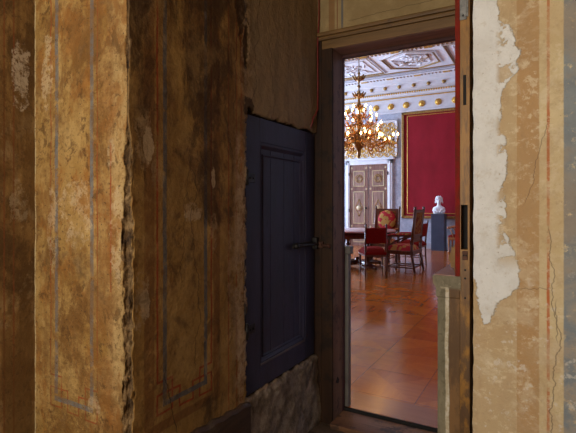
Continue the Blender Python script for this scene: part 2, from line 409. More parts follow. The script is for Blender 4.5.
M = {}
M['left'], M['reveal'], M['niche'], M['near'], M['over'] = mat_left(), mat_reveal(), mat_niche(), mat_near(), mat_over()
M['plain'] = speckled('aged plaster', (.36,.26,.14), (.46,.35,.2), 6, .85, bump=.4)
M['ceilp'] = speckled('passage ceiling plaster', (.42,.33,.2), (.50,.4,.26), 5, .85, bump=.3)
M['casing'] = wood('casing wood', (.022,.009,.004), (.042,.018,.007), 'z', .6, 10, .2, .25, (.55,(.014,.007,.004)))
M['lintel'] = wood('lintel wood', (.12,.058,.015), (.19,.098,.027), 'x', .5, 10, .4, .25, (.64,(.08,.04,.015)))
M['jamb'] = wood('jamb wood', (.15,.075,.042), (.21,.115,.064), 'z', .6, 10, .25, .2, (.58,(.05,.024,.016)))
M['jambtop'] = wood('head wood', (.19,.105,.075), (.26,.15,.11), 'x', .5, 10, .4, .2, (.66,(.06,.03,.02)))
M['skirt'] = wood('skirting wood', (.035,.018,.010), (.07,.036,.02), 'y', .55, 12, .4, .5, (.60,(.10,.07,.045)))
M['dark'] = speckled('dark void', (.008,.006,.005), (.014,.01,.008), 20, .9)
M['iron'] = speckled('dark iron', (.018,.016,.016), (.04,.034,.03), 60, .5, .6, .3)
M['rust'] = speckled('rusty iron', (.045,.016,.009), (.09,.032,.015), 60, .7, .3, .3)
M['steel'] = speckled('dull steel', (.10,.095,.09), (.19,.18,.17), 50, .45, .7, .2)
M['rabbet'] = speckled('dark red rabbet', (.045,.010,.008), (.07,.016,.012), 30, .7)
M['sill'] = wood('worn sill board', (.13,.055,.024), (.23,.11,.05), 'x', .6, 8, .25, .5, (.55,(.035,.018,.012)))
M['cable'] = speckled('red cable', (.16,.012,.008), (.20,.018,.012), 40, .45)

def mat_hatch():
    g = NM('blue black paint'); n = g.noise(8, 6, .65, g.vec(1,1,.35)); f = g.noise(40, 5, .65, g.vec(1,1,.3))
    c = g.mix(g.step(n, .5, .2), (.022,.020,.040), (.040,.037,.074))
    c = g.mix(g.mul(g.step(f, .63, .05), .5), c, (.018,.015,.022))
    c = g.mix(g.mul(g.step(g.noise(30, 5, .7), .70, .02), .6), c, (.15,.13,.13))
    g.bump(f, .3, .004)
    return g.done(c, g.add(.45, g.mul(n, .25)), 0, .35)
M['hatch'] = mat_hatch()
M['worn'] = wood('worn moulding', (.055,.042,.045), (.13,.085,.055), 'y', .45, 12)

def mat_leafwood():
    g = NM('door edge wood'); n = g.noise(18, 6, .65, g.vec(1,1,.10), .5); f = g.noise(60, 5, .6, g.vec(1,1,.15)); w = g.noise(12, 6, .7, g.vec(1,1,.5))
    c = g.mix(g.step(n, .5, .2), (.20,.085,.009), (.34,.155,.018))
    c = g.mix(g.mul(g.step(f, .56, .08), .5), c, (.07,.028,.008))
    dk = g.mul(g.step(w, .50, .06), g.add(.25, g.mul(g.sub(1, g.step(g.z, 1.05, .5)), .75)))
    c = g.mix(g.mul(dk, .8), c, (.05,.024,.012))
    g.bump(f, .35, .004)
    return g.done(c, .5, 0, .4)
M['leafwood'] = mat_leafwood()
def mat_leafred():
    g = NM('worn red edge'); n = g.noise(30, 6, .7, g.vec(1,1,.4))
    c = g.mix(g.step(n, .48, .12), (.20,.012,.007), (.12,.016,.007))
    c = g.mix(g.mul(g.step(n, .62, .04), .85), c, (.08,.035,.014))
    return g.done(c, .8, 0, .15)
M['leafred'] = mat_leafred()
def mat_dadoend():
    # cut end of the door's dado: olive paint, a strip of pale ground, then bare wood
    g = NM('dado olive paint'); n = g.noise(16, 6, .7, g.vec(1,1,.4)); f = g.noise(60, 5, .65)
    u = g.m('MULTIPLY_ADD', g.sub(g.noise(9, 6, .7, g.vec(1,1,.8)), .5), .014, g.x)
    c = g.mix(g.step(n, .5, .15), (.13,.105,.060), (.205,.17,.105))
    c = g.mix(g.mul(g.step(f, .6, .05), .5), c, (.07,.055,.025))
    body = g.sub(1, g.step(g.z, .99, .006))
    c = g.mix(g.mul(g.mul(g.band(u, .868, .880, .003), body), .9), c, g.mix(g.step(f, .5, .1), (.55,.48,.37), (.42,.34,.22)))
    c = g.mix(g.mul(g.step(u, .881, .002), body), c, g.mix(g.step(n, .5, .1), (.10,.05,.018), (.18,.09,.03)))
    c = g.mix(g.mul(g.mul(g.step(g.noise(11, 6, .7), .56, .03), g.sub(1, body)), .75), c, (.5,.42,.28))
    g.bump(f, .35, .004)
    return g.done(c, .6, 0, .3)
M['dado'] = mat_dadoend()
M['torn'] = speckled('torn backing board', (.16,.085,.028), (.24,.13,.045), 25, .8, bump=.3)
M['dadotop'] = speckled('dado cap rose paint', (.30,.15,.11), (.40,.22,.16), 14, .5)

def mat_passfloor():
    g = NM('worn boards'); n = g.noise(5, 6, .65, g.vec(.4,1.6,1)); f = g.noise(40, 6, .7)
    c = g.mix(g.step(n, .5, .18), (.055,.034,.022), (.125,.078,.048))
    c = g.mix(g.mul(g.step(f, .6, .05), .5), c, (.022,.014,.01))
    j = g.m('ABSOLUTE', g.sub(g.m('FRACT', g.mul(g.y, 5.2)), .5))
    c = g.mix(g.step(j, .485, .006), c, (.012,.008,.006))
    g.bump(g.add(g.mul(n, .6), g.mul(f, .4)), .5, .01)
    return g.done(c, g.add(.35, g.mul(f, .3)), 0, .4)
M['passfloor'] = mat_passfloor()

def mat_parquet():
    g = NM('parquet'); T = .46
    u = g.mul(g.add(g.x, 50.13), 1/T); v = g.mul(g.add(g.y, 50.02), 1/T)
    fu, fv = g.m('FRACT', u), g.m('FRACT', v)
    iu, iv = g.m('FLOOR', u), g.m('FLOOR', v)
    comb = g.nt.nodes.new('ShaderNodeCombineXYZ'); g.put(comb.inputs[0], iu); g.put(comb.inputs[1], iv)
    wn = g.nt.nodes.new('ShaderNodeTexWhiteNoise'); wn.noise_dimensions = '3D'
    # each square: four mitred quarters, each with its own tone
    d1 = g.m('GREATER_THAN', fu, fv); d2 = g.m('GREATER_THAN', g.add(fu, fv), 1.0)
    g.put(comb.inputs[2], g.add(g.mul(d1, 2), d2)); g.link(comb.outputs[0], wn.inputs[0])
    t = wn.outputs[0]
    n1 = g.noise(22, 5, .6, g.vec(.12,1,1), .5); n2 = g.noise(22, 5, .6, g.vec(1,.12,1), .5)
    same = g.m('ABSOLUTE', g.sub(d1, d2))
    gr = g.nt.nodes.new('ShaderNodeMix'); g.put(gr.inputs[0], same); g.put(gr.inputs[2], n1); g.put(gr.inputs[3], n2)
    k = g.add(g.mul(t, .30), g.mul(gr.outputs[0], .62))
    c = g.ramp(k, [(.1,(.25,.046,.004)), (.40,(.40,.094,.007)), (.65,(.50,.14,.012)), (.95,(.62,.22,.028))])
    eu = g.m('ABSOLUTE', g.sub(fu, .5)); ev = g.m('ABSOLUTE', g.sub(fv, .5))
    joint = g.step(g.mx(eu, ev), .496, .002)
    c = g.mix(g.mul(joint, .8), c, (.03,.011,.006))
    board = g.sub(1, g.step(g.y, 2.86, .002))
    c = g.mix(board, c, g.mix(n1, (.24,.07,.02), (.38,.13,.04)))
    g.bump(g.noise(4.5, 3, .5), .12, .02)
    return g.done(c, g.add(.09, g.mul(g.noise(7, 4, .6), .15)), 0, .4, .1)
M['parquet'] = mat_parquet()

def mat_marble():
    g = NM('blue grey marble'); n = g.noise(3, 7, .65, None, 1.6); f = g.noise(14, 6, .7, None, .8)
    c = g.mix(g.step(n, .5, .16), (.33,.36,.44), (.50,.53,.60)); c = g.mix(g.mul(g.step(f, .56, .08), .5), c, (.24,.26,.34))
    return g.done(c, .35)
M['marble'] = mat_marble()
M['stucco'] = speckled('white stucco', (.66,.66,.68), (.72,.72,.74), 8, .6, bump=.05)
M['greystucco'] = speckled('grey stucco', (.36,.36,.41), (.44,.44,.48), 8, .6, bump=.05)
M['gold'] = speckled('gilding', (.55,.31,.055), (.75,.46,.11), 30, .42, .7, .15)
M['oldgold'] = speckled('dull gilding', (.26,.15,.04), (.44,.27,.085), 30, .42, .6, .2)
M['bronze'] = speckled('gilt bronze', (.16,.085,.025), (.34,.19,.055), 26, .36, .7, .2)
M['firegilt'] = speckled('fire gilding', (.34,.135,.018), (.52,.235,.040), 26, .42, .65, .2)
M['brownmould'] = speckled('brown moulding', (.20,.12,.075), (.30,.19,.11), 20, .5)
M['whitepaint'] = speckled('white paint', (.70,.72,.76), (.75,.77,.80), 8, .45, bump=.03)
def mat_damask():
    g = NM('red damask'); n = g.noise(2.2, 4, .55, g.vec(1,1,.5)); w = g.noise(90, 3, .6)
    c = g.mix(g.step(n, .5, .2), (.23,.005,.012), (.30,.008,.019))
    c = g.mix(g.mul(g.step(w, .55, .1), .25), c, (.15,.004,.009))
    return g.done(c, .75, 0, .25)
M['damask'] = mat_damask()
M['walnut'] = wood('walnut veneer', (.19,.10,.075), (.29,.17,.13), 'z', .3, 9, .5, .03)
M['walnut2'] = wood('burr walnut veneer', (.25,.15,.115), (.37,.24,.18), 'z', .3, 6, .5, .03)
M['inlay'] = speckled('boxwood inlay', (.46,.34,.18), (.56,.43,.25), 40, .35)
M['chairwood'] = wood('chair mahogany', (.085,.024,.008), (.15,.045,.014), 'z', .32, 18, .5, .06)
M['armwood'] = wood('light chair wood', (.30,.11,.035), (.40,.16,.055), 'z', .32, 18, .5, .06)
M['darkwood'] = wood('table mahogany', (.07,.022,.010), (.125,.040,.016), 'z', .25, 16, .5, .05)
M['tabletop'] = wood('polished table top', (.60,.40,.38), (.68,.47,.44), 'x', .38, 8, .6, .0)  # pale base colour stands in for bright haze reflected on the dark top
M['tabletop'].node_tree.nodes['Principled BSDF'].inputs['Coat Weight'].default_value = .15
M['redcloth'] = speckled('red upholstery', (.17,.007,.004), (.22,.011,.005), 60, .9, spec=.1)
def mat_brocade():
    g = NM('red and gold brocade')
    v = g.voro(11, 'SMOOTH_F1'); n = g.noise(17, 3, .5)
    k = g.step(g.add(g.mul(v, .8), g.mul(n, .55)), .60, .04)
    c = g.mix(k, (.46,.25,.055), (.40,.016,.022))
    return g.done(c, .65)
M['brocade'] = mat_brocade(); M['brocade'].node_tree.nodes['Principled BSDF'].inputs['Specular IOR Level'].default_value = .15
M['backcloth'] = speckled('chair back cloth', (.16,.012,.010), (.30,.13,.03), 17, .85, detail=1, spec=.1)
M['bust'] = speckled('white marble', (.78,.79,.82), (.84,.85,.87), 10, .45, bump=.03)
M['pedestal'] = speckled('slate blue paint', (.040,.050,.080), (.052,.064,.098), 5, .45, bump=.02)
M['winframe'] = speckled('window frame paint', (.5,.47,.4), (.58,.54,.46), 10, .5)
M['hallwall'] = speckled('hall wall paint', (.50,.50,.56), (.56,.56,.62), 5, .6, bump=.03)
M['hallceil'] = speckled('hall ceiling plaster', (.76,.79,.86), (.82,.84,.89), 6, .65, bump=.04)
def emit(name, col, st):
    g = NM(name); g.b.inputs['Emission Color'].default_value = (*col, 1); g.b.inputs['Emission Strength'].default_value = st
    return g.done((.9,.8,.6), .3)
M['bulb'] = emit('lit bulb', (1,.50,.15), 34)
M['candle'] = speckled('candle sleeve', (.60,.45,.25), (.66,.5,.3), 20, .5)

# ================================================================== PASSAGE
def n3(p, s, o=0.0): return noise.noise(Vector((p[0]*s+o, p[1]*s+o*1.7, p[2]*s-o)))
def fb(p, s, o=0.0): return noise.fractal(Vector((p[0]*s+o, p[1]*s-o, p[2]*s+o*.3)), .8, 2.0, 5)
def chamfer(z):
    c = .003 + .006*max(0, n3((0,0,z), 5, 3.3)+.3)
    if z < 1.56: c += .022*min(1, (1.56-z)/.10)*(.75+.6*n3((0,0,z), 6, 9.1))
    if 1.74 < z < 1.84: c += .007
    return max(.004, c)
def build_left_wall():
    mb = MB(); st = .0085
    ss = [-.53 + i*st for i in range(int(.49/st))] + [-.042 + i*.0026 for i in range(33)] + [.0445 + i*st for i in range(int((1.424-.0445)/st)+1)] + [1.430]
    zs = [i*.02 for i in range(17)] + [.34 + i*.0058 for i in range(int(2.2/.0058))] + [2.545, 2.7, 2.9]
    ns, nz = len(ss), len(zs); vs = []
    for z in zs:
        c = chamfer(z)
        for s in ss:
            cj = c*(1+.35*n3((s*3, 0, z), 22, 1.1))
            if s < 0: p = [s, YN, z]; nrm = (0,-1)
            else: p = [0, YN+s, z]; nrm = (1, 0)
            if abs(s) < cj:
                t = (s+cj)/(2*cj); d = min(1, cj/.02)*(fb((s, 0, z), 20, 5.0)*.010 + fb((s, 0, z), 60, 2.0)*.006) - .003*math.sin(t*PI)
                p = [-cj*(1-t) + d*.7, YN + cj*t - d*.7, z]
            else:
                h = .0022*fb(p, 7, 2.0) + .0012*fb(p, 30, 4.0)
                if s > 0:
                    y = p[1]
                    # ragged opening behind the hatch
                    j = .012*fb(p, 16, 6.0); jl = .010*fb(p, 30, 8.0)
                    dl = (y+jl+j) - 1.708; dt = 1.722+j*.9 - z + jl*.6; db = z - (.400+j*1.1)
                    if y < 1.78 and z > 1.66: dt += .03*max(0, 1-abs(y-1.735)/.03)
                    din = min(dl, dt, db)
                    if din > 0: h -= .055*min(1, din/.008)
                    elif -.03 < din: h += .004*fb(p, 40, 1.0)
                    # rubble under the hatch
                    if y > 1.70 and z < .41:
                        k = min(1, (y-1.70)/.02)*min(1, (.41-z)/.03)
                        h += k*(.006 + .05*max(0,(.36-z)) + .014*fb(p, 5, 3.0) + .004*fb(p, 22, 3.0))
                    # lost plaster beside and above the hatch
                    for (a, b, q, r) in ((1.66,2.22,.030,.17), (1.70,2.02,.020,.10)):
                        e = ((y-a)/q)**2 + ((z-b)/r)**2 + 1.6*fb(p, 14, 2.0)
                        if e < 1: h -= .007*min(1, (1-e)*4)
                p = [p[0]+nrm[0]*h, p[1]+nrm[1]*h, z]
            vs.append(p)
    fs = []; mi = []
    k0 = min(range(ns), key=lambda i: abs(ss[i]))
    for r in range(nz-1):
        for q in range(ns-1):
            fs.append((r*ns+q, r*ns+q+1, (r+1)*ns+q+1, (r+1)*ns+q)); mi.append(1 if q < k0 else 0)
    mb.v = vs; mb.f = fs; mb.mi = mi; mb.sm = [True]*len(fs)
    # solid body behind the plaster skin
    mb.box(-.30, -.10, YN+.10, D0, 0, 2.9, 0)
    return struct(mb.build('wall_left', [M['left'], M['reveal']]))
build_left_wall()
mb = MB(); mb.box(XN-.15, XN, .80, YN+.2, 0, 2.9); mb.box(XN-.15, XN, -1.6, -.95, 0, 2.9); mb.box(XN-.15, XN, -.95, .80, 0, .75); mb.box(XN-.15, XN, -.95, .80, 2.65, 2.9)
struct(mb.build('wall_niche', M['niche']))
mb = MB(); BW0, BW1 = -.38, .85
mb.box(XN-.15, BW0, -1.75, -1.6, 0, 2.9); mb.box(BW1, 2.35, -1.75, -1.6, 0, 2.9); mb.box(BW0, BW1, -1.75, -1.6, 0, .7); mb.box(BW0, BW1, -1.75, -1.6, 2.65, 2.9)
struct(mb.build('wall_back', M['plain']))
# thick near wall on the right
mb = MB(); st = .012; xs = [.968 + i*.010 for i in range(144)]; zs = [i*st for i in range(int(2.9/st)+2)]
vs = []
for z in zs:
    for x in xs:
        e = 0
        if x < .985: e = (.985-x)/.017
        h = .0018*fb((x,0,z), 7, 1) + .0010*fb((x,0,z), 28, 2)
        vs.append((x + e*.003*fb((x,1,z), 14, 4), 1.68 - h + e*e*.006*(1+fb((x,2,z), 16, 7)), min(z, 2.9)))
n = len(xs)
mb.add(vs, [(r*n+q, r*n+q+1, (r+1)*n+q+1, (r+1)*n+q) for r in range(len(zs)-1) for q in range(n-1)], 0, True)
mb.box(.972, 2.40, 1.69, D0+.002, 0, 2.9, 1)
struct(mb.build('wall_right', [M['near'], M['plain']]))
mb = MB(); mb.box(2.2, 2.35, -1.6, 1.70, 0, 2.9); struct(mb.build('wall_side', M['plain']))
mb = MB(); mb.box(-.66, 2.4, -1.75, D0+.05, 2.9, 3.0); struct(mb.build('ceiling', M['ceilp']))
mb = MB(); mb.box(-.66, 2.4, -1.75, D1+.005, -.1, 0.0)
struct(mb.build('floor', M['passfloor']))
# door wall: between passage and hall
mb = MB()
mb.box(XL, .10, D0, D1, 0, HC, 2); mb.box(.95, XR, D0, D1, 0, HC, 2); mb.box(.10, .95, D0, D1, 2.208, HC, 2)
mb.box(-.02, .10, D0-.004, D0+.01, 2.28, 2.9, 0); mb.box(.10, .975, D0-.004, D0+.01, 2.28, 2.9, 0)
mb.box(XL, .10, D1-.002, D1+.012, HF, HC, 1); mb.box(.99, XR, D1-.002, D1+.012, HF, HC, 1); mb.box(.10, .99, D1-.002, D1+.012, 2.22, HC, 1)
struct(mb.build('wall_door', [M['over'], M['damask'], M['plain']]))
# casing and door lining
t = empty('door_frame', (0,0,0)); struct(t, 'dark wooden door frame around the opening into the hall', 'door frame')
mb = MB(); mb.box(.014, .101, D0-.014, D0+.02, 0, 2.215, 0, .003); mb.box(-.06, .030, D0-.018, D0+.02, 0, 2.30, 0, .004); mb.box(.083, .101, D0-.018, D0+.02, 0, 2.21, 0, .003)
mb.build('casing', M['casing'], t)
mb = MB(); mb.box(.925, .97, D0-.014, D0+.02, 0, 2.215, 0, .003); mb.build('casing', M['casing'], t)
mb = MB(); mb.box(.03, .97, D0-.014, D0+.02, 2.208, 2.262, 0, .003); mb.box(.004, .97, D0-.026, D0+.02, 2.262, 2.285, 0, .006); mb.box(.004, .97, D0-.034, D0+.02, 2.285, 2.309, 0, .007)
mb.build('head_casing', M['lintel'], t)
mb = MB(); mb.box(.085, .1012, D0-.005, D1-.018, 0, 2.208, 0, .002); mb.box(.085, .104, D1-.03, D1+.004, 0, 2.208, 1, .002)
mb.build('lining', [M['jamb'], M['rabbet']], t)
mb = MB(); mb.box(.085, .97, D0-.005, D1-.018, 2.2065, 2.225, 0, .002); mb.box(.1, .97, D1-.03, D1+.004, 2.19, 2.225, 1, .002)
mb.build('head_lining', [M['jambtop'], M['rabbet']], t)
mb = MB(); mb.box(.955, .975, D0-.005, D1, 0, 2.208); mb.build('lining', M['jamb'], t)
mb = MB(); mb.prism([(D0+.03,.235),(D0+.055,.262),(D0+.075,.238),(D0+.06,.222)], .1008, .106, 'yz'); mb.build('strike_hole', M['dark'], t)
# iron keeper on the casing for the hatch latch
mb = MB(); mb.tube([(.03,D0-.022,1.055),(.055,D0-.030,1.052),(.078,D0-.028,1.05)], [.007,.009,.010], 10); mb.ball((.080,D0-.028,1.05), .013, 8)
mb.box(.012,.045,D0-.03,D0-.012,1.035,1.075,0,.003)
mb.build('latch_keeper', M['rust'], t)

mb = MB(); mb.box(.10, .955, 2.40, D1-.012, -.01, .026, 0, .004)
mb.build('sill_board', M['sill'], t)
# skirting along the left wall
mb = MB()
L = 26; pts0 = []
for i in range(L):
    y = YN+.02 + (1.712-YN-.02)*i/(L-1); zt = .425 - .062*(y-1.2) + .004*math.sin(i*1.7)
    pts0.append((y, zt))
for i in range(L-1):
    (ya, za), (yb, zb) = pts0[i], pts0[i+1]
    prof = [(.0,0),(.030,0),(.030,.10),(.022,.105),(.022,1),(.016,1.01)]
    def ring(y, zt): return [(-.01,y,zt+.004),(.014,y,zt+.003),(.020,y,zt-.012),(.020,y,.17),(.030,y,.155),(.032,y,0.0),(-.01,y,0.0)]
    A, B = ring(ya, za), ring(yb, zb)
    mb.add(A+B, [(k, k+1, 8+k, 7+k) for k in range(6)] + ([(0,1,2,3,4,5,6)] if i == 0 else []) + ([(13,12,11,10,9,8,7)] if i == L-2 else []))
struct(mb.build('baseboard_left', M['skirt']))

# ------------------------------------------------------------------ wall hatch
H = empty('cupboard_door', (-.012, 2.071, .405))
tag(H, 'dark blue painted panelled wooden cupboard door set low in the left wall', 'cupboard door')
ox, oy, oz = -.012, 2.071, .405
def hp(mb, name, mat): 
    mb.v = [(x-ox, y-oy, z-oz) for x, y, z in mb.v]; return mb.build(name, mat, H)
Y0, Y1, Z0, Z1 = 1.716, 2.428, .408, 1.712; P0, P1, Q0, Q1 = 1.836, 2.312, .515, 1.595
hp(MB().box(-.040, -.012, Y0, P0, Z0, Z1, 0, .004), 'stile', M['hatch'])
hp(MB().box(-.040, -.012, P1, Y1, Z0, Z1, 0, .004), 'stile', M['hatch'])
hp(MB().box(-.040, -.0125, P0, P1, Q1, Z1, 0, .002), 'rail', M['hatch'])
hp(MB().box(-.040, -.0125, P0, P1, Z0, Q0, 0, .002), 'rail', M['hatch'])
mb = MB(); ys = [P0-.01, 1.955, 2.09, 2.20, P1+.01]
for a, b in zip(ys[:-1], ys[1:]): mb.box(-.036, -.0255, a+.0012, b-.0012, Q0-.01, Q1+.01, 0, .002)
mb.box(-.038, -.034, P0, P1, Q0, Q1, 0)
hp(mb, 'panel', M['hatch'])
def frame_mould(a0, a1, b0, b1, w, x0, x1):
    mb = MB(); O = [(a0,b0),(a1,b0),(a1,b1),(a0,b1)]; I = [(a0+w,b0+w),(a1-w,b0+w),(a1-w,b1-w),(a0+w,b1-w)]
    mid = [((p[0]*.55+q[0]*.45), (p[1]*.55+q[1]*.45)) for p, q in zip(O, I)]
    rows = [[(x0,y,z) for y, z in O], [(x1,y,z) for y, z in O], [(x1+.003,y,z) for y, z in mid], [(x0+.003,y,z) for y, z in I], [(x0,y,z) for y, z in I]]
    vs = [p for r in rows for p in r]
    fs = [(r*4+k, r*4+(k+1)%4, (r+1)*4+(k+1)%4, (r+1)*4+k) for r in range(4) for k in range(4)]
    return mb.add(vs, fs)
hp(frame_mould(P0, P1, Q0, Q1, .030, -.028, -.016), 'panel_moulding', M['hatch'])
hp(frame_mould(P0+.038, P1-.038, Q0+.03, Q1-.055, .012, -.027, -.022), 'inner_bead', M['hatch'])
hp(MB().box(-.026, -.0112, P0+.006, P1-.004, Q0-.004, Q0+.008, 0, .003), 'bottom_bead', M['worn'])
for z in (1.418, .712):
    mb = MB(); mb.box(-.013, -.006, 1.722, 1.790, z-.022, z+.022, 0, .003); mb.box(-.012, .006, 1.706, 1.724, z-.032, z+.032, 0, .004)
    mb.tube([(-.002,1.712,z-.036),(-.002,1.712,z+.036)], .009, 8)
    for dy in (.022, .05): mb.ball((-.006, 1.722+dy, z), .006, 6)
    hp(mb, 'hinge', M['iron'])
mb = MB(); mb.box(-.013, -.007, 2.16, 2.41, 1.052, 1.080, 0, .003); mb.tube([(-.004,2.175,1.066),(.010,2.19,1.066),(.014,2.24,1.066),(.012,2.38,1.062),(.010,2.435,1.060)], [.007,.010,.010,.010,.009], 8)
mb.ball((.004,2.178,1.066), .018, 8); mb.box(-.012, .018, 2.395, 2.428, 1.03, 1.10, 0, .004)
hp(mb, 'latch', M['iron'])

# red cable in the corner
mb = MB()
mb.tube([(.012,D0-.012,2.88),(.013,D0-.014,2.4),(.010,D0-.026,2.25),(.011,D0-.026,1.98),(.010,D0-.026,1.86),(.012,2.395,1.82),(.010,2.37,1.80),(.006,2.365,1.77),(-.004,2.35,1.725)],
        .0045, 8)
tag(mb.build('power_cable', M['cable']), 'thin red cable running down the corner beside the door frame', 'cable')

# ------------------------------------------------------------------ open jib door leaf
LD = empty('door_1', (.926, 2.56, .06)); struct(LD, 'open door leaf seen edge-on with worn wooden edge and red face', 'door')
def lp(mb, name, mat, par=None):
    mb.v = [(x-.926, y-2.56, z-.06) for x, y, z in mb.v]; return mb.build(name, mat, par or LD)
ya, yb = 1.724, 2.56
# dado material uses object coordinates: keep those parts in world position instead
def lpw(mb, name, mat):
    o = mb.build(name, mat, LD, loc=(-.926,-2.56,-.06)); return o
mb = MB()
mb.box(.919, .9215, ya, yb, .06, 2.2); mb.box(.9445, .951, ya, yb, .06, 2.2)
mb.box(.9215, .9445, ya, yb, 1.293, 1.65); mb.box(.9215, .9445, ya, yb, .06, 1.133); mb.box(.9215,.9445, ya, yb, 1.758, 2.2)
mb.box(.9215, .929, ya, yb, 1.65, 1.758); mb.box(.940, .9445, ya, yb, 1.65, 1.758)
lpw(mb, 'edge_board', M['leafwood'])
mb = MB(); mb.box(.9215, .9445, ya+.035, ya+.045, 1.13, 1.295); lp(mb, 'mortise', M['dark'])
mb = MB(); mb.box(.929, .940, ya+.002, ya+.01, 1.65, 1.758); lp(mb, 'slot_plate', M['dark'])
mb = MB(); mb.box(.9015, .919, ya-.001, yb, 1.035, 2.2, 0, .002); lp(mb, 'fabric_face', M['leafred'])
mb = MB(); mb.box(.918, .941, ya-.0035, ya+.002, 1.955, 2.10, 0, .001); mb.box(.9405,.947, ya-.003, ya+.03, 1.965,2.10,0,.001)
for z in (1.97, 2.04): mb.ball((.9295, ya-.003, z), .0042, 6, 1)
lp(mb, 'lock_plate', [M['steel'], M['iron']])
mb = MB(); mb.box(.9265, .9445, ya-.003, ya+.002, 1.096, 1.128, 0, .001)
for dx, dz in ((.931,1.112),(.94,1.112)): mb.ball((dx, ya-.003, dz), .003, 6, 1)
lp(mb, 'striker_plate', [M['rust'], M['dark']])
mb = MB()
for z in (1.06, 1.03, .96): mb.lathe([(.0035,-.001),(.0035,.002)], (.936, ya-.001, z), 10, 0, False, 'y')
lp(mb, 'screw_hole', M['dark'])
pol = []
for i in range(18):
    a = 2*PI*i/18; r = 1+.22*math.sin(i*2.3)+.12*math.sin(i*5.1)
    pol.append((.893+.016*r*math.cos(a), 1.098+.046*r*math.sin(a)))
lp(MB().prism(pol, ya+.030, ya+.038, 'xz'), 'torn_backing', M['torn'])
mb = MB(); mb.box(.840, .9195, ya, yb, .06, .955, 0, .003); mb.box(.834, .919, ya-.002, yb, .955, .99, 0, .003); mb.box(.836, .9, ya-.002, yb, .06, .20, 0, .003)
lpw(mb, 'dado_panel', M['dado'])
mb = MB(); mb.prism([(.838,.985),(.9215,.985),(.9215,1.034),(.824,1.034),(.824,1.006),(.830,.998)], ya-.004, yb, 'xz')
lpw(mb, 'dado_cap', M['dado'])
mb = MB(); mb.box(.826, .9185, ya+.004, yb, 1.0341, 1.0365); lp(mb, 'cap_top', M['dadotop'])
for z in (.45, 1.9):
    mb = MB(); mb.tube([(.955,2.57,z-.05),(.955,2.57,z+.05)], .008, 8); mb.box(.944,.956,2.50,2.57,z-.05,z+.05); lp(mb, 'hinge', M['iron'])

# passage window in the niche (outside the frame, the light of this space)
def window(name, x, y0, y1, z0, z1, nx=2, nz=4, d=.06):
    w = empty(name, (x, (y0+y1)/2, z0)); struct(w)
    mb = MB()
    def B(a, b, c, e): mb.box(-d/2, d/2, a-(y0+y1)/2, b-(y0+y1)/2, c-z0, e-z0)
    B(y0, y0+.06, z0, z1); B(y1-.06, y1, z0, z1); B(y0, y1, z0, z0+.07); B(y0, y1, z1-.07, z1)
    for i in range(1, nx): yc = y0+(y1-y0)*i/nx; B(yc-.03, yc+.03, z0, z1)
    for i in range(1, nz): zc = z0+(z1-z0)*i/nz; B(y0, y1, zc-.015, zc+.015)
    mb.build('window_frame', M['winframe'], w)
    return w
window('window_1', XN-.09, -.95, .80, .75, 2.65)

def area(name, loc, rot, sx, sy, watts, col):
    l = bpy.data.lights.new(name, 'AREA'); l.shape = 'RECTANGLE'; l.size = sx; l.size_y = sy; l.energy = watts; l.color = col
    o = bpy.data.objects.new(name, l); COL.objects.link(o); o.location = loc; o.rotation_euler = rot
    o.visible_camera = False if False else True
    return o
area('window_daylight', (XN-.14, -.075, 1.70), (0, -PI/2, 0), 1.9, 1.75, 12, (1, .94, .84))
wb = window('window_8', 0, BW0, BW1, .7, 2.65); wb.location = ((BW0+BW1)/2, -1.69, .7); wb.rotation_euler = (0, 0, PI/2)
area('window_daylight', ((BW0+BW1)/2, -1.74, 1.675), (PI/2, 0, 0), BW1-BW0, 1.95, 104, (1, .94, .84))

# ================================================================== HALL
mb = MB(); mb.box(XL, XR, D1, YF+.2, HF-.2, HF); mb.box(.10, .96, D1-.002, D1+.01, HF-.2, HF, 1)
struct(mb.build('floor_hall', [M['parquet'], M['dark']]))
mb = MB(); mb.box(XL, XR, D1-.05, YF+.2, HC, HC+.15)
hall_ceiling = struct(mb.build('ceiling_hall', M['hallceil']))
# far wall: dado and marble field, white frieze
mb = MB(); mb.box(XL, XR, YF, YF+.2, HF, HC, 0); mb.box(XL, XR, YF-.03, YF+.1, 3.95, HC, 1); mb.box(XL, XR, YF-.02, YF, HF, HF+.16, 2, .004)
far = struct(mb.build('wall_far', [M['marble'], M['stucco'], M['greystucco']]))
# side walls with window openings
WY = [(7.7, 9.0), (9.5, 10.8), (11.3, 12.6)]
def sidewall(name, x0, x1):
    mb = MB(); ys = [D0]+[q for w in WY for q in w]+[YF+.2]
    for i in range(0, len(ys), 2): mb.box(x0, x1, ys[i], ys[i+1], HF-.1, HC)
    for a, b in WY: mb.box(x0, x1, a, b, HF-.1, .8); mb.box(x0, x1, a, b, 4.0, HC)
    return struct(mb.build(name, M['hallwall']))
sidewall('wall_hall_left', XL-.3, XL); sidewall('wall_hall_right', XR, XR+.3)
k = 2
for a, b in WY:
    window('window_%d' % k, XL-.12, a, b, .8, 4.0, 2, 5); k += 1
    window('window_%d' % k, XR+.12, a, b, .8, 4.0, 2, 5); k += 1
    area('hall_daylight', (XL-.22, (a+b)/2, 2.4), (0, -PI/2-.35, 0), 3.2, b-a, 430, (.56, .72, 1))
    area('hall_daylight', (XR+.22, (a+b)/2, 2.4), (0, PI/2, 0), 3.2, b-a, 12, (.62, .76, 1))
# hall side dado beside the opening
mb = MB(); mb.box(-3, .125, D1+.012, D1+.055, HF, .985, 0, .003); mb.box(-3, .137, D1+.012, D1+.07, .985, 1.034, 0, .006)
struct(mb.build('trim_1', speckled('dado grey paint', (.10,.085,.075), (.15,.13,.11), 14, .55)))

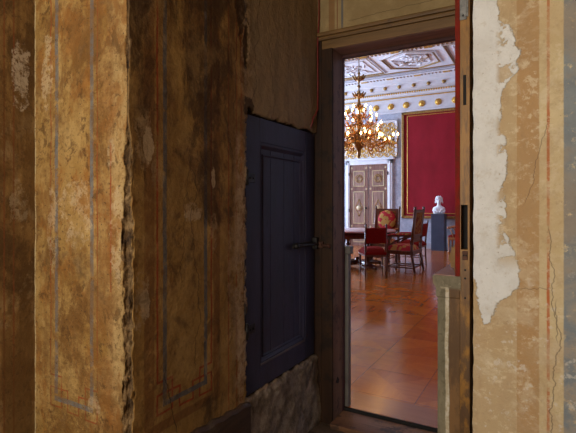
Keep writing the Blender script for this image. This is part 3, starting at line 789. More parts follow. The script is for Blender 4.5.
# ---- cornice of the hall with its gilded ornaments
CO = empty('trim_2', (0, YF, 4.40)); struct(CO)
def cp(mb, name, mat):
    mb.v = [(x, y-YF, z-4.40) for x, y, z in mb.v]; return mb.build(name, mat, CO)
cp(MB().prism([(YF,4.40),(YF-.05,4.40),(YF-.06,4.455),(YF-.12,4.47),(YF-.13,4.53),(YF-.34,4.55),(YF-.36,4.66),(YF-.42,4.70),(YF-.46,4.80),(YF,4.80)], XL, XR, 'yz'), 'cornice_moulding', M['stucco'])
cp(MB().box(XL, XR, YF-.058, YF-.03, 4.345, 4.372, 0, .004), 'gilt_fillet', M['gold'])
cp(MB().box(XL, XR, YF-.075, YF-.0, 3.93, 3.975, 0, .006), 'frieze_fillet', M['stucco'])
mb = MB()
i = 0
while True:
    x = -5.2 + i*.066; i += 1
    if x > 1.2: break
    mb.ball((x, YF-.145, 4.475), .026, 6)
cp(mb, 'bead_row', M['gold'])
for i in range(-9, 8):
    x = -1.198 + i*.405
    if x > 1.4: break
    mb = MB(); mb.ball((x, YF-.37, 4.605), .042, 8, 0, (1,.7,.9)); mb.lathe([(.03,-.02),(.056,-.01),(.056,.012),(.03,.02)], (x, YF-.345, 4.605), 12, 0, True, 'y')
    cp(mb, 'gilt_ball', M['oldgold'])
    mb = MB(); mb.box(x-.08, x+.08, YF-.34, YF-.10, 4.545, 4.63, 0, .01); cp(mb, 'bracket', M['greystucco'])
for i in range(-8, 6):
    x = -1.409 + i*.4475
    mb = MB(); mb.lathe([(.09,0),(.092,-.012),(.075,-.026),(.06,-.022),(.05,-.04),(.03,-.05),(.001,-.052)], (x, YF-.03, 4.134), 20, 0, True, 'y')
    for q in range(8):
        a = q*PI/4; mb.ball((x+.066*math.cos(a), YF-.055, 4.134+.066*math.sin(a)), .016, 6)
    cp(mb, 'roundel', M['gold'])

# ---- painted and gilded ceiling compartments
CE = empty('trim_3', (0, 0, HC)); struct(CE)
def ep(mb, name, mat, kind=None):
    mb.v = [(x, y, z-HC) for x, y, z in mb.v]; o = mb.build(name, mat, CE)
    return o
def strip(mb, pts, w, h, closed=True, z=HC, mi=0):
    P = [Vector((p[0], p[1], 0)) for p in pts]; n = len(P)
    segs = n if closed else n-1
    for i in range(segs):
        a, b = P[i], P[(i+1) % n]; d = (b-a).normalized(); q = Vector((-d.y, d.x, 0))*w/2; e = d*w*.4
        c = [a-e-q, b+e-q, b+e+q, a-e+q]
        vs = [(p.x, p.y, z+.002) for p in c] + [(p.x*.999+.001*a.x, p.y, z-h) for p in c]
        mb.add(vs, [(0,1,2,3),(7,6,5,4),(0,4,5,1),(1,5,6,2),(2,6,7,3),(3,7,4,0)], mi)
def hexa(cx, cy, hw, hy, ty): return [(cx-hw,cy-hy),(cx-hw,cy+hy),(cx,cy+ty),(cx+hw,cy+hy),(cx+hw,cy-hy),(cx,cy-ty)]
def relief(mb, cx, cy, rx, ry, seed, n=26):
    rnd = random.Random(seed)
    for q in range(n):
        a = rnd.uniform(0, 2*PI); r = math.sqrt(rnd.random())
        x, y = cx+rx*r*math.cos(a), cy+ry*r*math.sin(a); pts = []
        th = rnd.uniform(0, 6.28); cur = rnd.uniform(-.9, .9)
        for k in range(9):
            pts.append((x, y, HC-.008)); th += cur*(.25+.12*k); x += .045*math.cos(th); y += .045*math.sin(th)
        mb.tube(pts, [.010+.010*math.sin(PI*k/8) for k in range(9)], 6)
for cx in (-5.03, -1.67, 1.69):
    for cy in (11.08, 7.0):
        mb = MB(); strip(mb, hexa(cx, cy, .64, .42, .76), .030, .03); ep(mb, 'hexagon_moulding', M['stucco']); mb = MB(); strip(mb, hexa(cx, cy, .615, .405, .73), .014, .034); ep(mb, 'gilt_line', M['oldgold'])
        mb = MB(); strip(mb, [(cx-.60,cy-.40),(cx-.60,cy+.38)], .085, .02, False); strip(mb, [(cx+.60,cy-.40),(cx+.60,cy+.38)], .05, .02, False); ep(mb, 'painted_band', M['brownmould'])
        mb = MB(); strip(mb, hexa(cx, cy, .42, .26, .5), .016, .025); ep(mb, 'inner_moulding', M['stucco'])
        mb = MB(); relief(mb, cx, cy, .32, .34, 5, 26); ep(mb, 'relief_ornament', M['stucco'])
        mb = MB(); mb.tube([(cx+.45*math.cos(a/10*PI-.3), cy-.20+.34*math.sin(a/10*PI-.3), HC-.012) for a in range(9)], .026, 8); ep(mb, 'scroll', M['brownmould'])
for cx in (-3.35, .02, -6.7):
    for cy in (11.08, 7.0):
        mb = MB(); strip(mb, [(cx-.82,cy-.72),(cx-.82,cy+.72),(cx+.82,cy+.72),(cx+.82,cy-.72)], .03, .03); ep(mb, 'rectangle_moulding', M['stucco']); mb = MB(); strip(mb, [(cx-.80,cy-.70),(cx-.80,cy+.70),(cx+.80,cy+.70),(cx+.80,cy-.70)], .014, .034); ep(mb, 'gilt_line', M['oldgold'])
        mb = MB(); strip(mb, [(cx-.79,cy-.6),(cx-.79,cy+.58)], .085, .02, False); strip(mb, [(cx+.79,cy-.6),(cx+.79,cy+.58)], .04, .02, False); ep(mb, 'painted_band', M['brownmould'])
        mb = MB(); strip(mb, [(cx-.62,cy-.52),(cx-.62,cy+.52),(cx+.62,cy+.52),(cx+.62,cy-.52)], .018, .02); ep(mb, 'inner_moulding', M['stucco'])
        mb = MB(); relief(mb, cx, cy, .52, .44, 9, 38); ep(mb, 'relief_ornament', M['stucco'])
for y, w, mt in ((12.04,.05,'greystucco'), (12.20,.035,'greystucco'), (11.93,.02,'oldgold'), (10.20,.03,'oldgold')):
    mb = MB(); strip(mb, [(-7,y),(2.6,y)], w, .025, False); ep(mb, 'ceiling_moulding', M[mt])
for yy in (12.46, 10.32):
    mb = MB(); mg = MB(); i = 0
    for i in range(88):
        x = -6.5 + i*.095
        if i % 8 in (0, 1): mg.box(x, x+.085, yy-.03, yy+.05, HC-.02, HC+.002)
        else: mb.box(x, x+.035, yy-.04, yy+.04, HC-.016, HC+.002)
    ep(mb, 'dentil_row', M['brownmould']); ep(mg, 'gilt_dentil_row', M['gold'])

# ---- double door in the far wall
DD = empty('door_2', (-3.43, YF, HF)); struct(DD, 'inlaid walnut double door with white frame at the far end of the hall', 'door')
def dp(mb, name, mat, par=None):
    mb.v = [(x+3.43, y-YF, z-HF) for x, y, z in mb.v] if par is None else mb.v
    return mb.build(name, mat, par or DD)
mb = MB(); mb.box(-4.14, -4.02, YF-.07, YF+.02, HF, 2.62, 0, .01); mb.box(-2.84, -2.70, YF-.07, YF+.02, HF, 2.62, 0, .01); mb.box(-4.14, -2.70, YF-.07, YF+.02, 2.475, 2.62, 0, .01)
mb.box(-4.09, -4.05, YF-.085, YF, HF, 2.56, 0, .006); mb.box(-2.80, -2.75, YF-.085, YF, HF, 2.56, 0, .006); mb.box(-4.2, -2.64, YF-.12, YF, 2.60, 2.66, 0, .012)
dp(mb, 'white_door_frame', M['whitepaint'])
for s, (a, b) in enumerate(((-4.02,-3.435), (-3.425,-2.84))):
    leaf = dp(MB().box(a, b, YF-.035, YF+.01, HF, 2.475, 0, .004), 'door_leaf', M['walnut'])
    c = (a+b)/2; w = .185
    for (z0, z1) in ((1.82,2.30), (.70,1.68), (.14,.56)):
        mb = MB(); mb.box(c-w+.03, c+w-.03, YF-.040, YF-.030, z0+.03, z1-.03, 0, .003)
        mb.v = [(x+3.43, y-YF, z-HF) for x, y, z in mb.v]; mb.build('door_panel', M['walnut2'], leaf)
        mb = MB()
        for (p, q, r, t) in ((c-w,c+w,z1-.028,z1),(c-w,c+w,z0,z0+.028),(c-w,c-w+.028,z0,z1),(c+w-.028,c+w,z0,z1)): mb.box(p, q, YF-.048, YF-.033, r, t, 0, .006)
        mb.v = [(x+3.43, y-YF, z-HF) for x, y, z in mb.v]; mb.build('panel_moulding', M['inlay'], leaf)
    mb = MB(); mb.lathe([(.075,0),(.08,-.01),(.055,-.02),(.035,-.03),(.001,-.034)], (c, YF-.04, 1.18), 18, 0, True, 'y')
    mb.v = [(x+3.43, y-YF, z-HF) for x, y, z in mb.v]; mb.build('medallion', M['inlay'], leaf)
    mb = MB()
    for sg in (-1, 1):
        mb.tube([(c-.07,YF-.043,1.18+sg*.09),(c-.10,YF-.043,1.18+sg*.05),(c-.115,YF-.043,1.18)], .008, 6)
        mb.tube([(c+.07,YF-.043,1.18+sg*.09),(c+.10,YF-.043,1.18+sg*.05),(c+.115,YF-.043,1.18)], .008, 6)
        mb.tube([(c-.08,YF-.043,1.18+sg*.08),(c-.03,YF-.043,1.18+sg*.17),(c,YF-.043,1.18+sg*.26)], .009, 6); mb.tube([(c+.08,YF-.043,1.18+sg*.08),(c+.03,YF-.043,1.18+sg*.17),(c,YF-.043,1.18+sg*.26)], .009, 6)
    for q in range(12):
        a2 = q*PI/6; mb.tube([(c+.05*math.cos(a2),YF-.043,2.06+.05*math.sin(a2)),(c+.11*math.cos(a2+.4),YF-.043,2.06+.11*math.sin(a2+.4))], .009, 6)
    mb.tube([(c+.12*math.cos(q*PI/8),YF-.043,2.06+.12*math.sin(q*PI/8)) for q in range(17)], .008, 6)
    mb.v = [(x+3.43, y-YF, z-HF) for x, y, z in mb.v]; mb.build('inlay_ornament', M['oldgold'], leaf)
    mb = MB()
    for z in (.62, 1.75, 2.38):
        for x in (a+.06, b-.06): mb.lathe([(.03,0),(.032,-.006),(.012,-.012)], (x, YF-.035, z), 8, 0, False, 'y')
    mb.v = [(x+3.43, y-YF, z-HF) for x, y, z in mb.v]; mb.build('corner_rosette', M['inlay'], leaf)
mb = MB(); mb.ball((-3.50, YF-.06, 1.17), .028, 8); mb.lathe([(.02,0),(.02,-.03)], (-3.50, YF-.035, 1.17), 8, 0, True, 'y'); dp(mb, 'door_knob', M['iron'])
mb = MB()
for z in (1.1, 2.2):
    for x in (-4.03, -2.83): mb.tube([(x,YF-.09,z-.05),(x,YF-.09,z+.05)], .014, 8)
dp(mb, 'hinge', M['iron'])

# ---- gilded carved relief over the door
OD = empty('overdoor_relief', (-3.43, YF, 2.68)); tag(OD, 'gilded openwork scroll relief above the walnut double door', 'wall relief')
mb = MB(); mb.box(-.85, .88, -.045, -.002, .0, 1.05, 0, .01); mb.build('backing_panel', M['stucco'], OD)
mb = MB(); 
for (p, q, r, t) in ((-.85,.88,1.02,1.06),(-.85,.88,-.01,.03),(-.85,-.80,0,1.05),(.83,.88,0,1.05)): mb.box(p, q, -.065, -.01, r, t, 0, .008)
mb.build('relief_border', M['stucco'], OD)
mb = MB(); rnd = random.Random(4)
for row, z in enumerate((.11, .30, .49, .68, .87)):
    for i in range(15):
        x = -.76 + i*.108; sg = 1 if (i+row) % 2 else -1; pts = []; th = PI/2*sg; px, pz = x-.05, z
        if row == 1 and abs(x) < .0: continue
        for q in range(13):
            th -= sg*(.18+.035*q); px += .030*math.cos(th); pz += .030*math.sin(th); pts.append((px, -.055, pz))
        mb.tube(pts, [.021-.0008*q for q in range(13)], 6)
        mb.ball((x+.03, -.058, z+.05*sg), .024, 6)
mb.build('scroll_ornament', M['gold'], OD)

# ---- red fabric wall panel in a gilt frame
FP = empty('framed_fabric_panel', (-.55, YF, .89)); tag(FP, 'tall red damask wall panel in a narrow gilt frame, behind the bust', 'wall panel')
W0, W1, T0, T1 = -1.88, 1.88, 0, 3.03
MB().box(W0+.04, W1-.04, -.03, -.002, T0+.04, T1-.02).build('fabric', M['damask'], FP)
def pframe(w0, w1, t0, t1, w, d, mat, name):
    mb = MB()
    for (p, q, r, t) in ((w0,w1,t1-w,t1),(w0,w1,t0,t0+w),(w0,w0+w,t0,t1),(w1-w,w1,t0,t1)): mb.box(p, q, -d, -.002, r, t, 0, .012)
    return mb.build(name, mat, FP)
pframe(W0, W1, T0, T1, .07, .075, M['oldgold'], 'gilt_frame')
pframe(W0+.155, W1-.155, T0+.13, T1-.10, .022, .045, M['gold'], 'inner_fillet')

# ---- bust on a pedestal
PD = empty('pedestal', (-1.335, 12.72, HF)); tag(PD, 'slate blue square pedestal carrying the white bust by the red panel', 'pedestal')
MB().box(-.172, .172, -.17, .17, 0, .955, 0, .004).build('shaft', M['pedestal'], PD)
MB().box(-.180, .180, -.178, .178, .955, .99, 0, .004).build('top_slab', M['pedestal'], PD)
bz = HF+.99
B = MB()
def ell(z, rx, ry, cx=0, cy=0, n=24): return [(cx+rx*math.cos(2*PI*k/n), cy+ry*math.sin(2*PI*k/n), z) for k in range(n)]
rings = [ell(0,.135,.085), ell(.03,.150,.09), ell(.09,.160,.095), ell(.13,.163,.092), ell(.165,.150,.082), ell(.19,.115,.070), ell(.21,.070,.058), ell(.235,.050,.050),
         ell(.265,.045,.048,0,-.004), ell(.29,.050,.058,0,-.012), ell(.315,.060,.070,0,-.014), ell(.35,.068,.080,0,-.012), ell(.39,.070,.084,0,-.006), ell(.425,.063,.076,0,0), ell(.455,.040,.050,0,.004), ell(.468,.008,.01,0,.004)]
vs = [p for r in rings for p in r]; n = 24
B.add(vs, [(r*n+k, r*n+(k+1)%n, (r+1)*n+(k+1)%n, (r+1)*n+k) for r in range(len(rings)-1) for k in range(n)] + [tuple(range(n-1,-1,-1)), tuple((len(rings)-1)*n+k for k in range(n))], 0, True)
B.tube([(0,-.083,.375),(0,-.104,.345),(0,-.093,.335)], [.010,.015,.012], 8)                        # nose
B.ball((0,-.080,.312), .020, 8, 0, (1.2,.6,.45)); B.ball((0,-.074,.292), .022, 8, 0, (1,.7,.7))   # mouth, chin
for s in (-1, 1):
    B.ball((s*.028,-.080,.372), .014, 8, 0, (1.3,.6,.7)); B.ball((s*.070,-.005,.355), .018, 8, 0, (.5,.8,1.3))
    B.tube([(s*.012,-.090,.388),(s*.03,-.088,.392),(s*.05,-.074,.384)], .008, 6)
    B.tube([(s*.145,-.02,.12),(s*.10,-.085,.13),(s*.03,-.105,.06),(0,-.10,.02)], [.02,.024,.022,.016], 8)      # drapery folds
    B.tube([(s*.155,.0,.09),(s*.13,-.08,.07),(s*.06,-.105,.02)], [.018,.020,.014], 8)
bust = tag(B.build('bust', M['bust'], None, (-1.335, 12.72, bz), .15), 'white marble bust of a curly haired head on the slate blue pedestal', 'bust')
B = MB(); rnd = random.Random(2)
for q in range(95):
    a = rnd.uniform(0, 2*PI); zz = rnd.uniform(.375, .47); k = math.sqrt(max(.05, 1-((zz-.375)/.105)**2))
    x, y = .082*k*math.cos(a), .004+.094*k*math.sin(a)
    if y < -.055 and zz < .41: continue
    B.ball((x, y, zz), .020, 6)
for s in (-1, 1):
    for q in range(5): B.ball((s*(.072+.004*q), .01+.012*q, .37-.016*q), .02, 6)
B.build('hair', M['bust'], bust)

# ================================================================== CHAIRS AND TABLE
def red_chair(name):
    """front is +Y, rear posts at y=0, origin on the floor"""
    t = empty(name)
    w, d = .172, .46
    for s in (-1, 1):
        mb = MB(); x = s*w
        mb.tube([(x,0,0),(x,.012,.20),(x,.016,.45),(x,.0,.62),(x,-.035,.865)], [.014,.016,.019,.018,.016], 8)
        mb.lathe([(.017,.865),(.021,.872),(.014,.882),(.020,.898),(.016,.912),(.004,.92)], (x,-.036,0), 10)
        mb.build('rear_leg', M['chairwood'], t)
        mb = MB(); x = s*(w+.025)
        mb.lathe([(.010,0),(.014,.02),(.013,.06),(.018,.20),(.020,.30),(.016,.32),(.022,.35),(.024,.40)], (x, d, 0), 10)
        mb.build('front_leg', M['chairwood'], t)
    mb = MB(); mb.prism([(-w-.01,-.005),(w+.01,-.005),(w+.045,d+.02),(-w-.045,d+.02)], .36, .42, 'xy'); mb.build('seat_rail', M['chairwood'], t)
    mb = MB(); n = 10
    vs = []
    for j in range(n+1):
        for i in range(n+1):
            u, v = i/n*2-1, j/n
            x = u*(w+.005+.045*v); y = .0+v*(d+.025); z = .435+.075*(1-abs(u)**4)**.5*(1-abs(2*v-1)**4)**.5
            vs.append((x, y, z))
    m = n+1
    fs = [(j*m+i, j*m+i+1, (j+1)*m+i+1, (j+1)*m+i) for j in range(n) for i in range(n)]
    mb.add(vs, fs, 0, True)
    mb.prism([(-w-.012,-.006),(w+.012,-.006),(w+.052,d+.027),(-w-.052,d+.027)], .395, .436, 'xy')
    mb.build('seat', M['redcloth'], t)
    mb = MB(); vs = []
    for j in range(7):
        for i in range(9):
            u, v = i/8*2-1, j/6; z = .585+.265*v; y = -.002-.033*v
            vs.append((u*(w-.004), y+.030*(1-u**4)*(1-(2*v-1)**4)+.006, z))
    for j in range(7):
        for i in range(9):
            u, v = i/8*2-1, j/6; z = .585+.265*v; y = -.002-.033*v
            vs.append((u*(w-.004), y-.012-.008*(1-u**4)*(1-(2*v-1)**4), z))
    fs = []
    for o in (0, 63): fs += [(o+j*9+i, o+j*9+i+1, o+(j+1)*9+i+1, o+(j+1)*9+i) for j in range(6) for i in range(8)]
    for i in range(8): fs += [(i, i+1, 63+i+1, 63+i), (54+i, 55+i, 118+i, 117+i)]
    for j in range(6): fs += [(j*9, (j+1)*9, 63+(j+1)*9, 63+j*9), (j*9+8, (j+1)*9+8, 63+(j+1)*9+8, 63+j*9+8)]
    mb.add(vs, fs, 0, True); mb.build('backrest', M['redcloth'], t)
    mb = MB(); mb.tube([(-w-.02,d,.16),(-w,.01,.16)], .010, 8); mb.tube([(w+.02,d,.16),(w,.01,.16)], .010, 8); mb.tube([(-w-.01,d*.5,.16),(w+.01,d*.5,.16)], .010, 8)
    mb.build('stretcher', M['chairwood'], t)
    return t
rc = red_chair('dining_chair'); rc.location = (-1.322, 7.43, HF); rc.rotation_euler.z = math.radians(29)
tag(rc, 'low red upholstered chair nearest the doorway, its back towards us', 'chair', 'chairs around the dining table')
c3 = copy_tree(rc); c3.location = (-1.02, 9.56, HF); c3.rotation_euler.z = math.radians(84)
c3['label'] = 'low red upholstered chair standing behind the tall armchair in profile'
c4 = copy_tree(rc); c4.location = (-2.63, 7.73, HF); c4.rotation_euler.z = math.radians(-33)
c4['label'] = 'low red upholstered chair at the left of the table, mostly hidden by the door jamb'

def tall_chair(name):
    t = empty(name); w, d = .285, .52
    for s in (-1, 1):
        x = s*w; mb = MB()
        mb.tube([(x,-.02,.03),(x,.0,.15),(x,.035,.36),(x,.03,.55)], [.024,.024,.028,.026], 8)
        mb.v[-0:]
        mb.box(x-.024, x+.024, .0, .055, .52, .60, 0, .004)
        mb.tube([(x,.028,.58),(x,.005,.85),(x,-.03,1.155)], [.026,.025,.023], 8)
        mb.lathe([(.024,1.15),(.03,1.158),(.018,1.168),(.027,1.185),(.022,1.20),(.004,1.212)], (x,-.031,0), 10)
        mb.ball((x,-.022,.026), .026, 8)
        mb.build('rear_leg', M['chairwood'], t)
        mb = MB(); mb.lathe([(.012,0),(.03,.012),(.032,.03),(.018,.05),(.020,.07),(.028,.16),(.032,.25),(.022,.275),(.034,.30),(.034,.36)], (s*(w-.01), d-.02, 0), 12)
        mb.build('front_leg', M['chairwood'], t)
        mb = MB(); mb.tube([(x,.02,.685),(x,.20,.678),(x,.40,.672),(x,d-.03,.655)], [.020,.022,.022,.018], 8)
        mb.tube([(x,d-.05,.34),(x,d-.03,.45),(x,d-.06,.56),(x,d-.04,.655)], [.026,.018,.018,.022], 8)
        mb.tube([(x,d-.08,.50),(x,d-.16,.56),(x,d-.27,.615),(x,.10,.668)], [.010,.017,.019,.012], 8)
        mb.build('arm_frame', M['chairwood'], t)
        mb = MB(); mb.tube([(x,.04,.700),(x,.10,.706),(x,.40,.696),(x,d-.02,.678)], [.020,.026,.026,.018], 10, 0, True, .6)
        mb.build('arm_pad', M['brocade'], t)
    mb = MB(); mb.box(-w-.02, w+.02, .0, d, .335, .405, 0, .006); mb.build('seat_rail', M['chairwood'], t)
    mb = MB(); vs = []; n = 10; m = n+1
    for j in range(m):
        for i in range(m):
            u, v = i/n*2-1, j/n
            vs.append((u*(w-.002), .03+v*(d-.02), .40+.105*(1-abs(u)**5)**.5*(1-abs(2*v-1)**5)**.5))
    mb.add(vs, [(j*m+i, j*m+i+1, (j+1)*m+i+1, (j+1)*m+i) for j in range(n) for i in range(n)], 0, True)
    mb.build('seat', M['brocade'], t)
    mb = MB()
    def bk(z): return .028-.06*((z-.58)/.575)
    def slab(z0, z1, x0, x1, th, off=0):
        vs = []
        for z in (z0, z1):
            for x in (x0, x1):
                for y in (bk(z)-th/2+off, bk(z)+th/2+off): vs.append((x, y, z))
        return vs
    FS = [(0,1,3,2),(4,6,7,5),(0,4,5,1),(2,3,7,6),(0,2,6,4),(1,5,7,3)]
    mb.add(slab(1.10,1.15,-w,w,.032), FS); mb.add(slab(.56,.60,-w,w,.032), FS); mb.add(slab(.66,.70,-w,w,.032), FS)
    mb.add(slab(.60,.66,-.20,.20,.014), FS)
    mb.add(slab(.69,1.11,-w+.02,-w+.075,.022), FS); mb.add(slab(.69,1.11,w-.075,w-.02,.022), FS)
    mb.build('back_frame', M['chairwood'], t)
    mb = MB(); mb.add(slab(.70,1.10,-w+.075,w-.075,.020), FS); mb.build('back_panel', M['backcloth'], t)
    mb = MB(); zc = .895; tilt = .06/.575
    mb.lathe([(.001,.0),(.215,.0),(.222,.015),(.205,.035),(.14,.05),(.07,.055),(.001,.056)], (0,0,0), 28, 0, True, 'y', 1, 1)
    mb.v = [(x, y + bk(zc) + .012 - tilt*z, z+zc) for x, y, z in mb.v]
    mb.build('medallion_cushion', M['brocade'], t)
    mb = MB(); mb.tube([(0,.02,.095),(0,d-.03,.095)], .012, 8); mb.tube([(-w,.01,.095),(w,.01,.095)], .012, 8); mb.tube([(-w,d-.02,.095),(w,d-.02,.095)], .012, 8)
    for s in (-1, 1): mb.tube([(s*w,.01,.095),(s*(w-.01),d-.02,.095)], .013, 8)
    mb.build('stretcher', M['chairwood'], t)
    return t
tc = tall_chair('armchair'); tc.location = (-.875, 8.50, HF); tc.rotation_euler.z = math.radians(88)
tag(tc, 'tall carved armchair in profile with red and gold seat, right of the table', 'armchair', 'tall armchairs at the dining table')
t2 = copy_tree(tc); t2.location = (-1.93, 10.02, HF); t2.rotation_euler.z = math.radians(172)
t2['label'] = 'tall carved armchair facing us, round red and gold back cushion, beyond the table'

# ---- round table
TB = empty('dining_table', (-2.10, 8.62, HF)); tag(TB, 'round dark polished wooden table under the chandelier', 'table')
MB().lathe([(.001,.712),(.715,.712),(.74,.718),(.75,.728),(.745,.740),(.001,.742)], (0,0,0), 64).build('table_top', M['tabletop'], TB)
MB().lathe([(.60,.60),(.66,.60),(.665,.64),(.655,.712),(.60,.712)], (0,0,0), 48).build('apron', M['darkwood'], TB)
for q in range(4):
    a = PI/4+q*PI/2+.2; x, y = .34*math.cos(a), .34*math.sin(a)
    MB().lathe([(.035,.07),(.05,.09),(.03,.12),(.045,.18),(.062,.27),(.05,.36),(.028,.40),(.045,.43),(.028,.46),(.04,.52),(.05,.57),(.05,.66)], (x,y,0), 14).build('leg', M['darkwood'], TB)
    mb = MB(); mb.tube([(0,0,.09),(.34*math.cos(a),.34*math.sin(a),.085),(.56*math.cos(a),.56*math.sin(a),.05)], [.05,.05,.035], 10); mb.ball((.57*math.cos(a),.57*math.sin(a),.036), .036, 8)
    mb.build('foot', M['darkwood'], TB)
MB().lathe([(.03,.05),(.09,.07),(.10,.10),(.06,.13),(.05,.16),(.02,.2)], (0,0,0), 16).build('centre_boss', M['darkwood'], TB)

# ---- carved chair by the far wall, mostly behind the door leaf
ac = empty('side_armchair', (-.56, 12.42, HF), math.radians(90)); tag(ac, 'light wooden open armchair with pink seat by the far wall, half behind the door', 'armchair')
for s in (-1, 1):
    MB().tube([(s*.24,.0,0),(s*.24,.03,.4),(s*.24,.0,.7),(s*.23,-.06,1.12)], [.018,.022,.02,.018], 8).build('rear_leg', M['armwood'], ac)
    MB().lathe([(.03,0),(.032,.03),(.016,.05),(.02,.2),(.026,.33),(.026,.40)], (s*.25,.42,0), 10).build('front_leg', M['armwood'], ac)
    mb = MB(); mb.tube([(s*.24,.01,.70),(s*.26,.2,.69),(s*.27,.38,.66),(s*.27,.44,.64)], [.017,.02,.024,.03], 8); mb.tube([(s*.25,.30,.40),(s*.27,.34,.52),(s*.27,.40,.64)], .016, 8)
    mb.ball((s*.27,.43,.645), .036, 8); mb.build('arm', M['armwood'], ac)
MB().box(-.27, .27, .0, .45, .33, .40, 0, .008).build('seat_rail', M['armwood'], ac)
MB().box(-.25, .25, .02, .44, .39, .455, 0, .03).build('seat', M['redcloth'], ac)
MB().box(-.23, .23, -.05, -.02, 1.02, 1.12, 0, .01).build('top_rail', M['armwood'], ac); MB().box(-.23, .23, -.01, .02, .52, .57, 0, .01).build('back_rail', M['armwood'], ac)
mb = MB(); mb.box(-.2, .2, -.035, .0, .57, 1.02, 0, .012); mb.build('back_pad', M['brocade'], ac)
mb = MB(); mb.tube([(-.1,-.06,1.12),(-.06,-.06,1.19),(0,-.06,1.22),(.06,-.06,1.19),(.1,-.06,1.12)], .025, 8); mb.ball((0,-.06,1.2), .045, 8); mb.build('crest', M['armwood'], ac)

# ================================================================== CHANDELIER
CH = empty('chandelier', (-2.18, 8.90, 3.0)); tag(CH, 'large gilt branched chandelier with many lit bulbs above the table', 'chandelier')
mb = MB()
for i in range(14):
    z = 1.8-i*.052-.03; pts = []
    for q in range(9):
        a = 2*PI*q/8; r, h = .012, .032
        pts.append((r*math.cos(a), 0, z+h*math.sin(a)) if i % 2 else (0, r*math.cos(a), z+h*math.sin(a)))
    mb.tube(pts, .0045, 6)
mb.build('chain', M['bronze'], CH)
mb = MB(); mb.lathe([(.006,1.10),(.012,1.08),(.012,1.03),(.03,1.01),(.03,.99),(.012,.97),(.014,.94),(.05,.90),(.06,.87),(.03,.84),(.016,.80),(.016,.76),(.035,.74),(.038,.72),(.016,.70),
    (.016,.64),(.03,.60),(.07,.57),(.075,.54),(.04,.50),(.022,.46),(.03,.40),(.05,.34),(.05,.30),(.025,.25),(.03,.18),(.05,.10),(.065,.0),(.05,-.10),(.03,-.18),(.06,-.28),(.12,-.36),(.14,-.44),(.10,-.52),(.05,-.58),(.03,-.64),(.04,-.70),(.012,-.76)], (0,0,0), 16)
mb.build('stem', M['bronze'], CH)
def leaf_cup(z, r, n, h, name):
    mb = MB()
    for q in range(n):
        a = 2*PI*q/n; pts = []
        for k in range(7):
            t = k/6; rr = .02+r*(t**.8); zz = z+h*(t*t*1.2-.25*math.sin(t*PI)) - (.25*h if k == 6 else 0)
            pts.append((rr*math.cos(a+.25*t), rr*math.sin(a+.25*t), zz))
        mb.tube(pts, [.010+.012*math.sin(PI*k/6) for k in range(7)], 6)
    return mb.build(name, M['bronze'], CH)
leaf_cup(.88, .125, 9, .075, 'leaf_crown'); leaf_cup(.53, .125, 9, .07, 'leaf_crown'); leaf_cup(.30, .07, 7, .05, 'leaf_crown'); leaf_cup(-.36, .2, 10, .09, 'leaf_crown')
def candle(parent, x, y, z, ):
    mb = MB(); mb.lathe([(.008,-.07),(.014,-.06),(.034,-.045),(.036,-.038),(.014,-.032),(.013,-.03)], (x,y,z), 10); mb.build('drip_pan', M['bronze'], parent)
    mb = MB(); mb.lathe([(.012,-.035),(.012,.03)], (x,y,z), 8); mb.build('candle', M['candle'], parent)
    mb = MB(); mb.lathe([(.008,.028),(.014,.038),(.018,.050),(.014,.070),(.006,.084),(.002,.090)], (x,y,z), 10); mb.build('bulb', M['bulb'], parent)
def scroll(a, pts): return [(r*math.cos(a)-s*math.sin(a), r*math.sin(a)+s*math.cos(a), z) for r, s, z in pts]
n_main = 6
for q in range(n_main):
    a = 2*PI*q/n_main + .22
    mb = MB()
    P = [(.08,0,-.30),(.18,0,-.42),(.32,0,-.50),(.46,0,-.48),(.56,0,-.40),(.60,0,-.34)]
    mb.tube(scroll(a, P), [.020,.018,.017,.016,.015,.012], 8)
    mb.tube(scroll(a, [(.30,0,-.50),(.36,0,-.62),(.46,0,-.64),(.50,0,-.56),(.45,0,-.52),(.41,0,-.56)]), [.014,.014,.012,.011,.010,.008], 8)
    mb.tube(scroll(a, [(.12,0,-.36),(.20,0,-.28),(.30,0,-.30),(.32,0,-.38),(.26,0,-.40)]), [.012,.013,.012,.010,.007], 8)
    for k in range(6):                                    # acanthus leaves
        r = .22+.06*k; mb.tube(scroll(a, [(r,0,-.46),(r+.02,.05*(1 if k % 2 else -1),-.44),(r+.05,.08*(1 if k % 2 else -1),-.48)]), [.012,.014,.004], 6)
    tips = []
    for k in range(5):
        b = 2*PI*k/5 + .3; r, s = .60+.19*math.cos(b), .19*math.sin(b); zt = -.36+.03*math.cos(b*2)
        mb.tube(scroll(a, [(.58,0,-.40),(.60+.08*math.cos(b),.08*math.sin(b),-.49),(.60+.16*math.cos(b),.16*math.sin(b),-.48),(r,s,zt-.06)]), [.012,.011,.010,.009], 8)
        mb.tube(scroll(a, [(.60+.09*math.cos(b),.09*math.sin(b),-.49),(.60+.13*math.cos(b),.13*math.sin(b),-.56),(.60+.18*math.cos(b),.18*math.sin(b),-.55),(.60+.17*math.cos(b),.17*math.sin(b),-.51)]), [.009,.009,.008,.005], 6)
        tips.append((r, s, zt))
    arm = mb.build('branch', M['firegilt'], CH)
    for (r, s, z) in tips:
        x, y, z = scroll(a, [(r, s, z)])[0]; candle(arm, x, y, z)
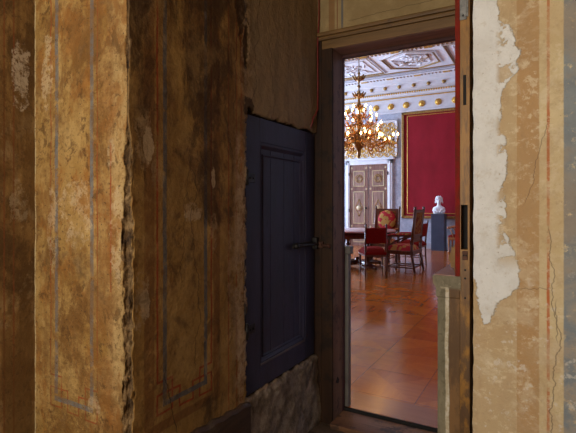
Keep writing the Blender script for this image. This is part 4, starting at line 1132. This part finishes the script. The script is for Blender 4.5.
for (n_up, R, z0, z1, off) in ((8, .46, -.20, -.10, .1), (8, .36, -.02, .07, .3), (6, .24, .16, .23, .45)):
    for q in range(n_up):
        a = 2*PI*q/n_up + off; mb = MB()
        mb.tube(scroll(a, [(.04,0,z0),(.35*R,0,z0-.07),(.7*R,0,z0-.08),(.97*R,0,z0-.01),(R,0,z1-.06)]), [.015,.014,.013,.011,.009], 8)
        mb.tube(scroll(a, [(.5*R,0,z0-.08),(.62*R,0,z0-.15),(.82*R,0,z0-.15),(.82*R,0,z0-.09),(.7*R,0,z0-.10)]), [.010,.010,.009,.008,.005], 6)
        for k in range(3):
            r = R*(.35+.2*k); mb.tube(scroll(a, [(r,0,z0-.06),(r+.02,.04*(1 if k % 2 else -1),z0-.02),(r+.05,.07*(1 if k % 2 else -1),z0-.05)]), [.010,.012,.004], 6)
        arm = mb.build('upper_branch', M['firegilt'], CH)
        x, y, z = scroll(a, [(R, 0, z1)])[0]; candle(arm, x, y, z)

# ================================================================== CAMERA, WORLD
w = bpy.data.worlds.new('World'); S.world = w; w.use_nodes = True
nt = w.node_tree; nt.nodes.clear()
bg = nt.nodes.new('ShaderNodeBackground'); sky = nt.nodes.new('ShaderNodeTexSky'); sky.sky_type = 'NISHITA'; sky.sun_disc = False; sky.sun_elevation = math.radians(35)
out = nt.nodes.new('ShaderNodeOutputWorld'); bg.inputs[1].default_value = .05
nt.links.new(sky.outputs[0], bg.inputs[0]); nt.links.new(bg.outputs[0], out.inputs[0])

cam = bpy.data.cameras.new('camera'); cam.sensor_width = 36; cam.lens = 454/576*36; cam.shift_y = -12.5/576; cam.clip_start = .02
co = bpy.data.objects.new('camera', cam); COL.objects.link(co)
co.location = (1.187, 0, 1.296); co.rotation_euler = (PI/2, 0, math.radians(29.6)); S.camera = co
S.view_settings.view_transform = 'Standard'; S.view_settings.look = 'None'; S.view_settings.exposure = 0; S.view_settings.gamma = 1
S.view_settings.use_curve_mapping = False
S.cycles.use_denoising = True
S.cycles.max_bounces = 8; S.cycles.diffuse_bounces = 5; S.cycles.glossy_bounces = 4
S.cycles.sample_clamp_indirect = 8
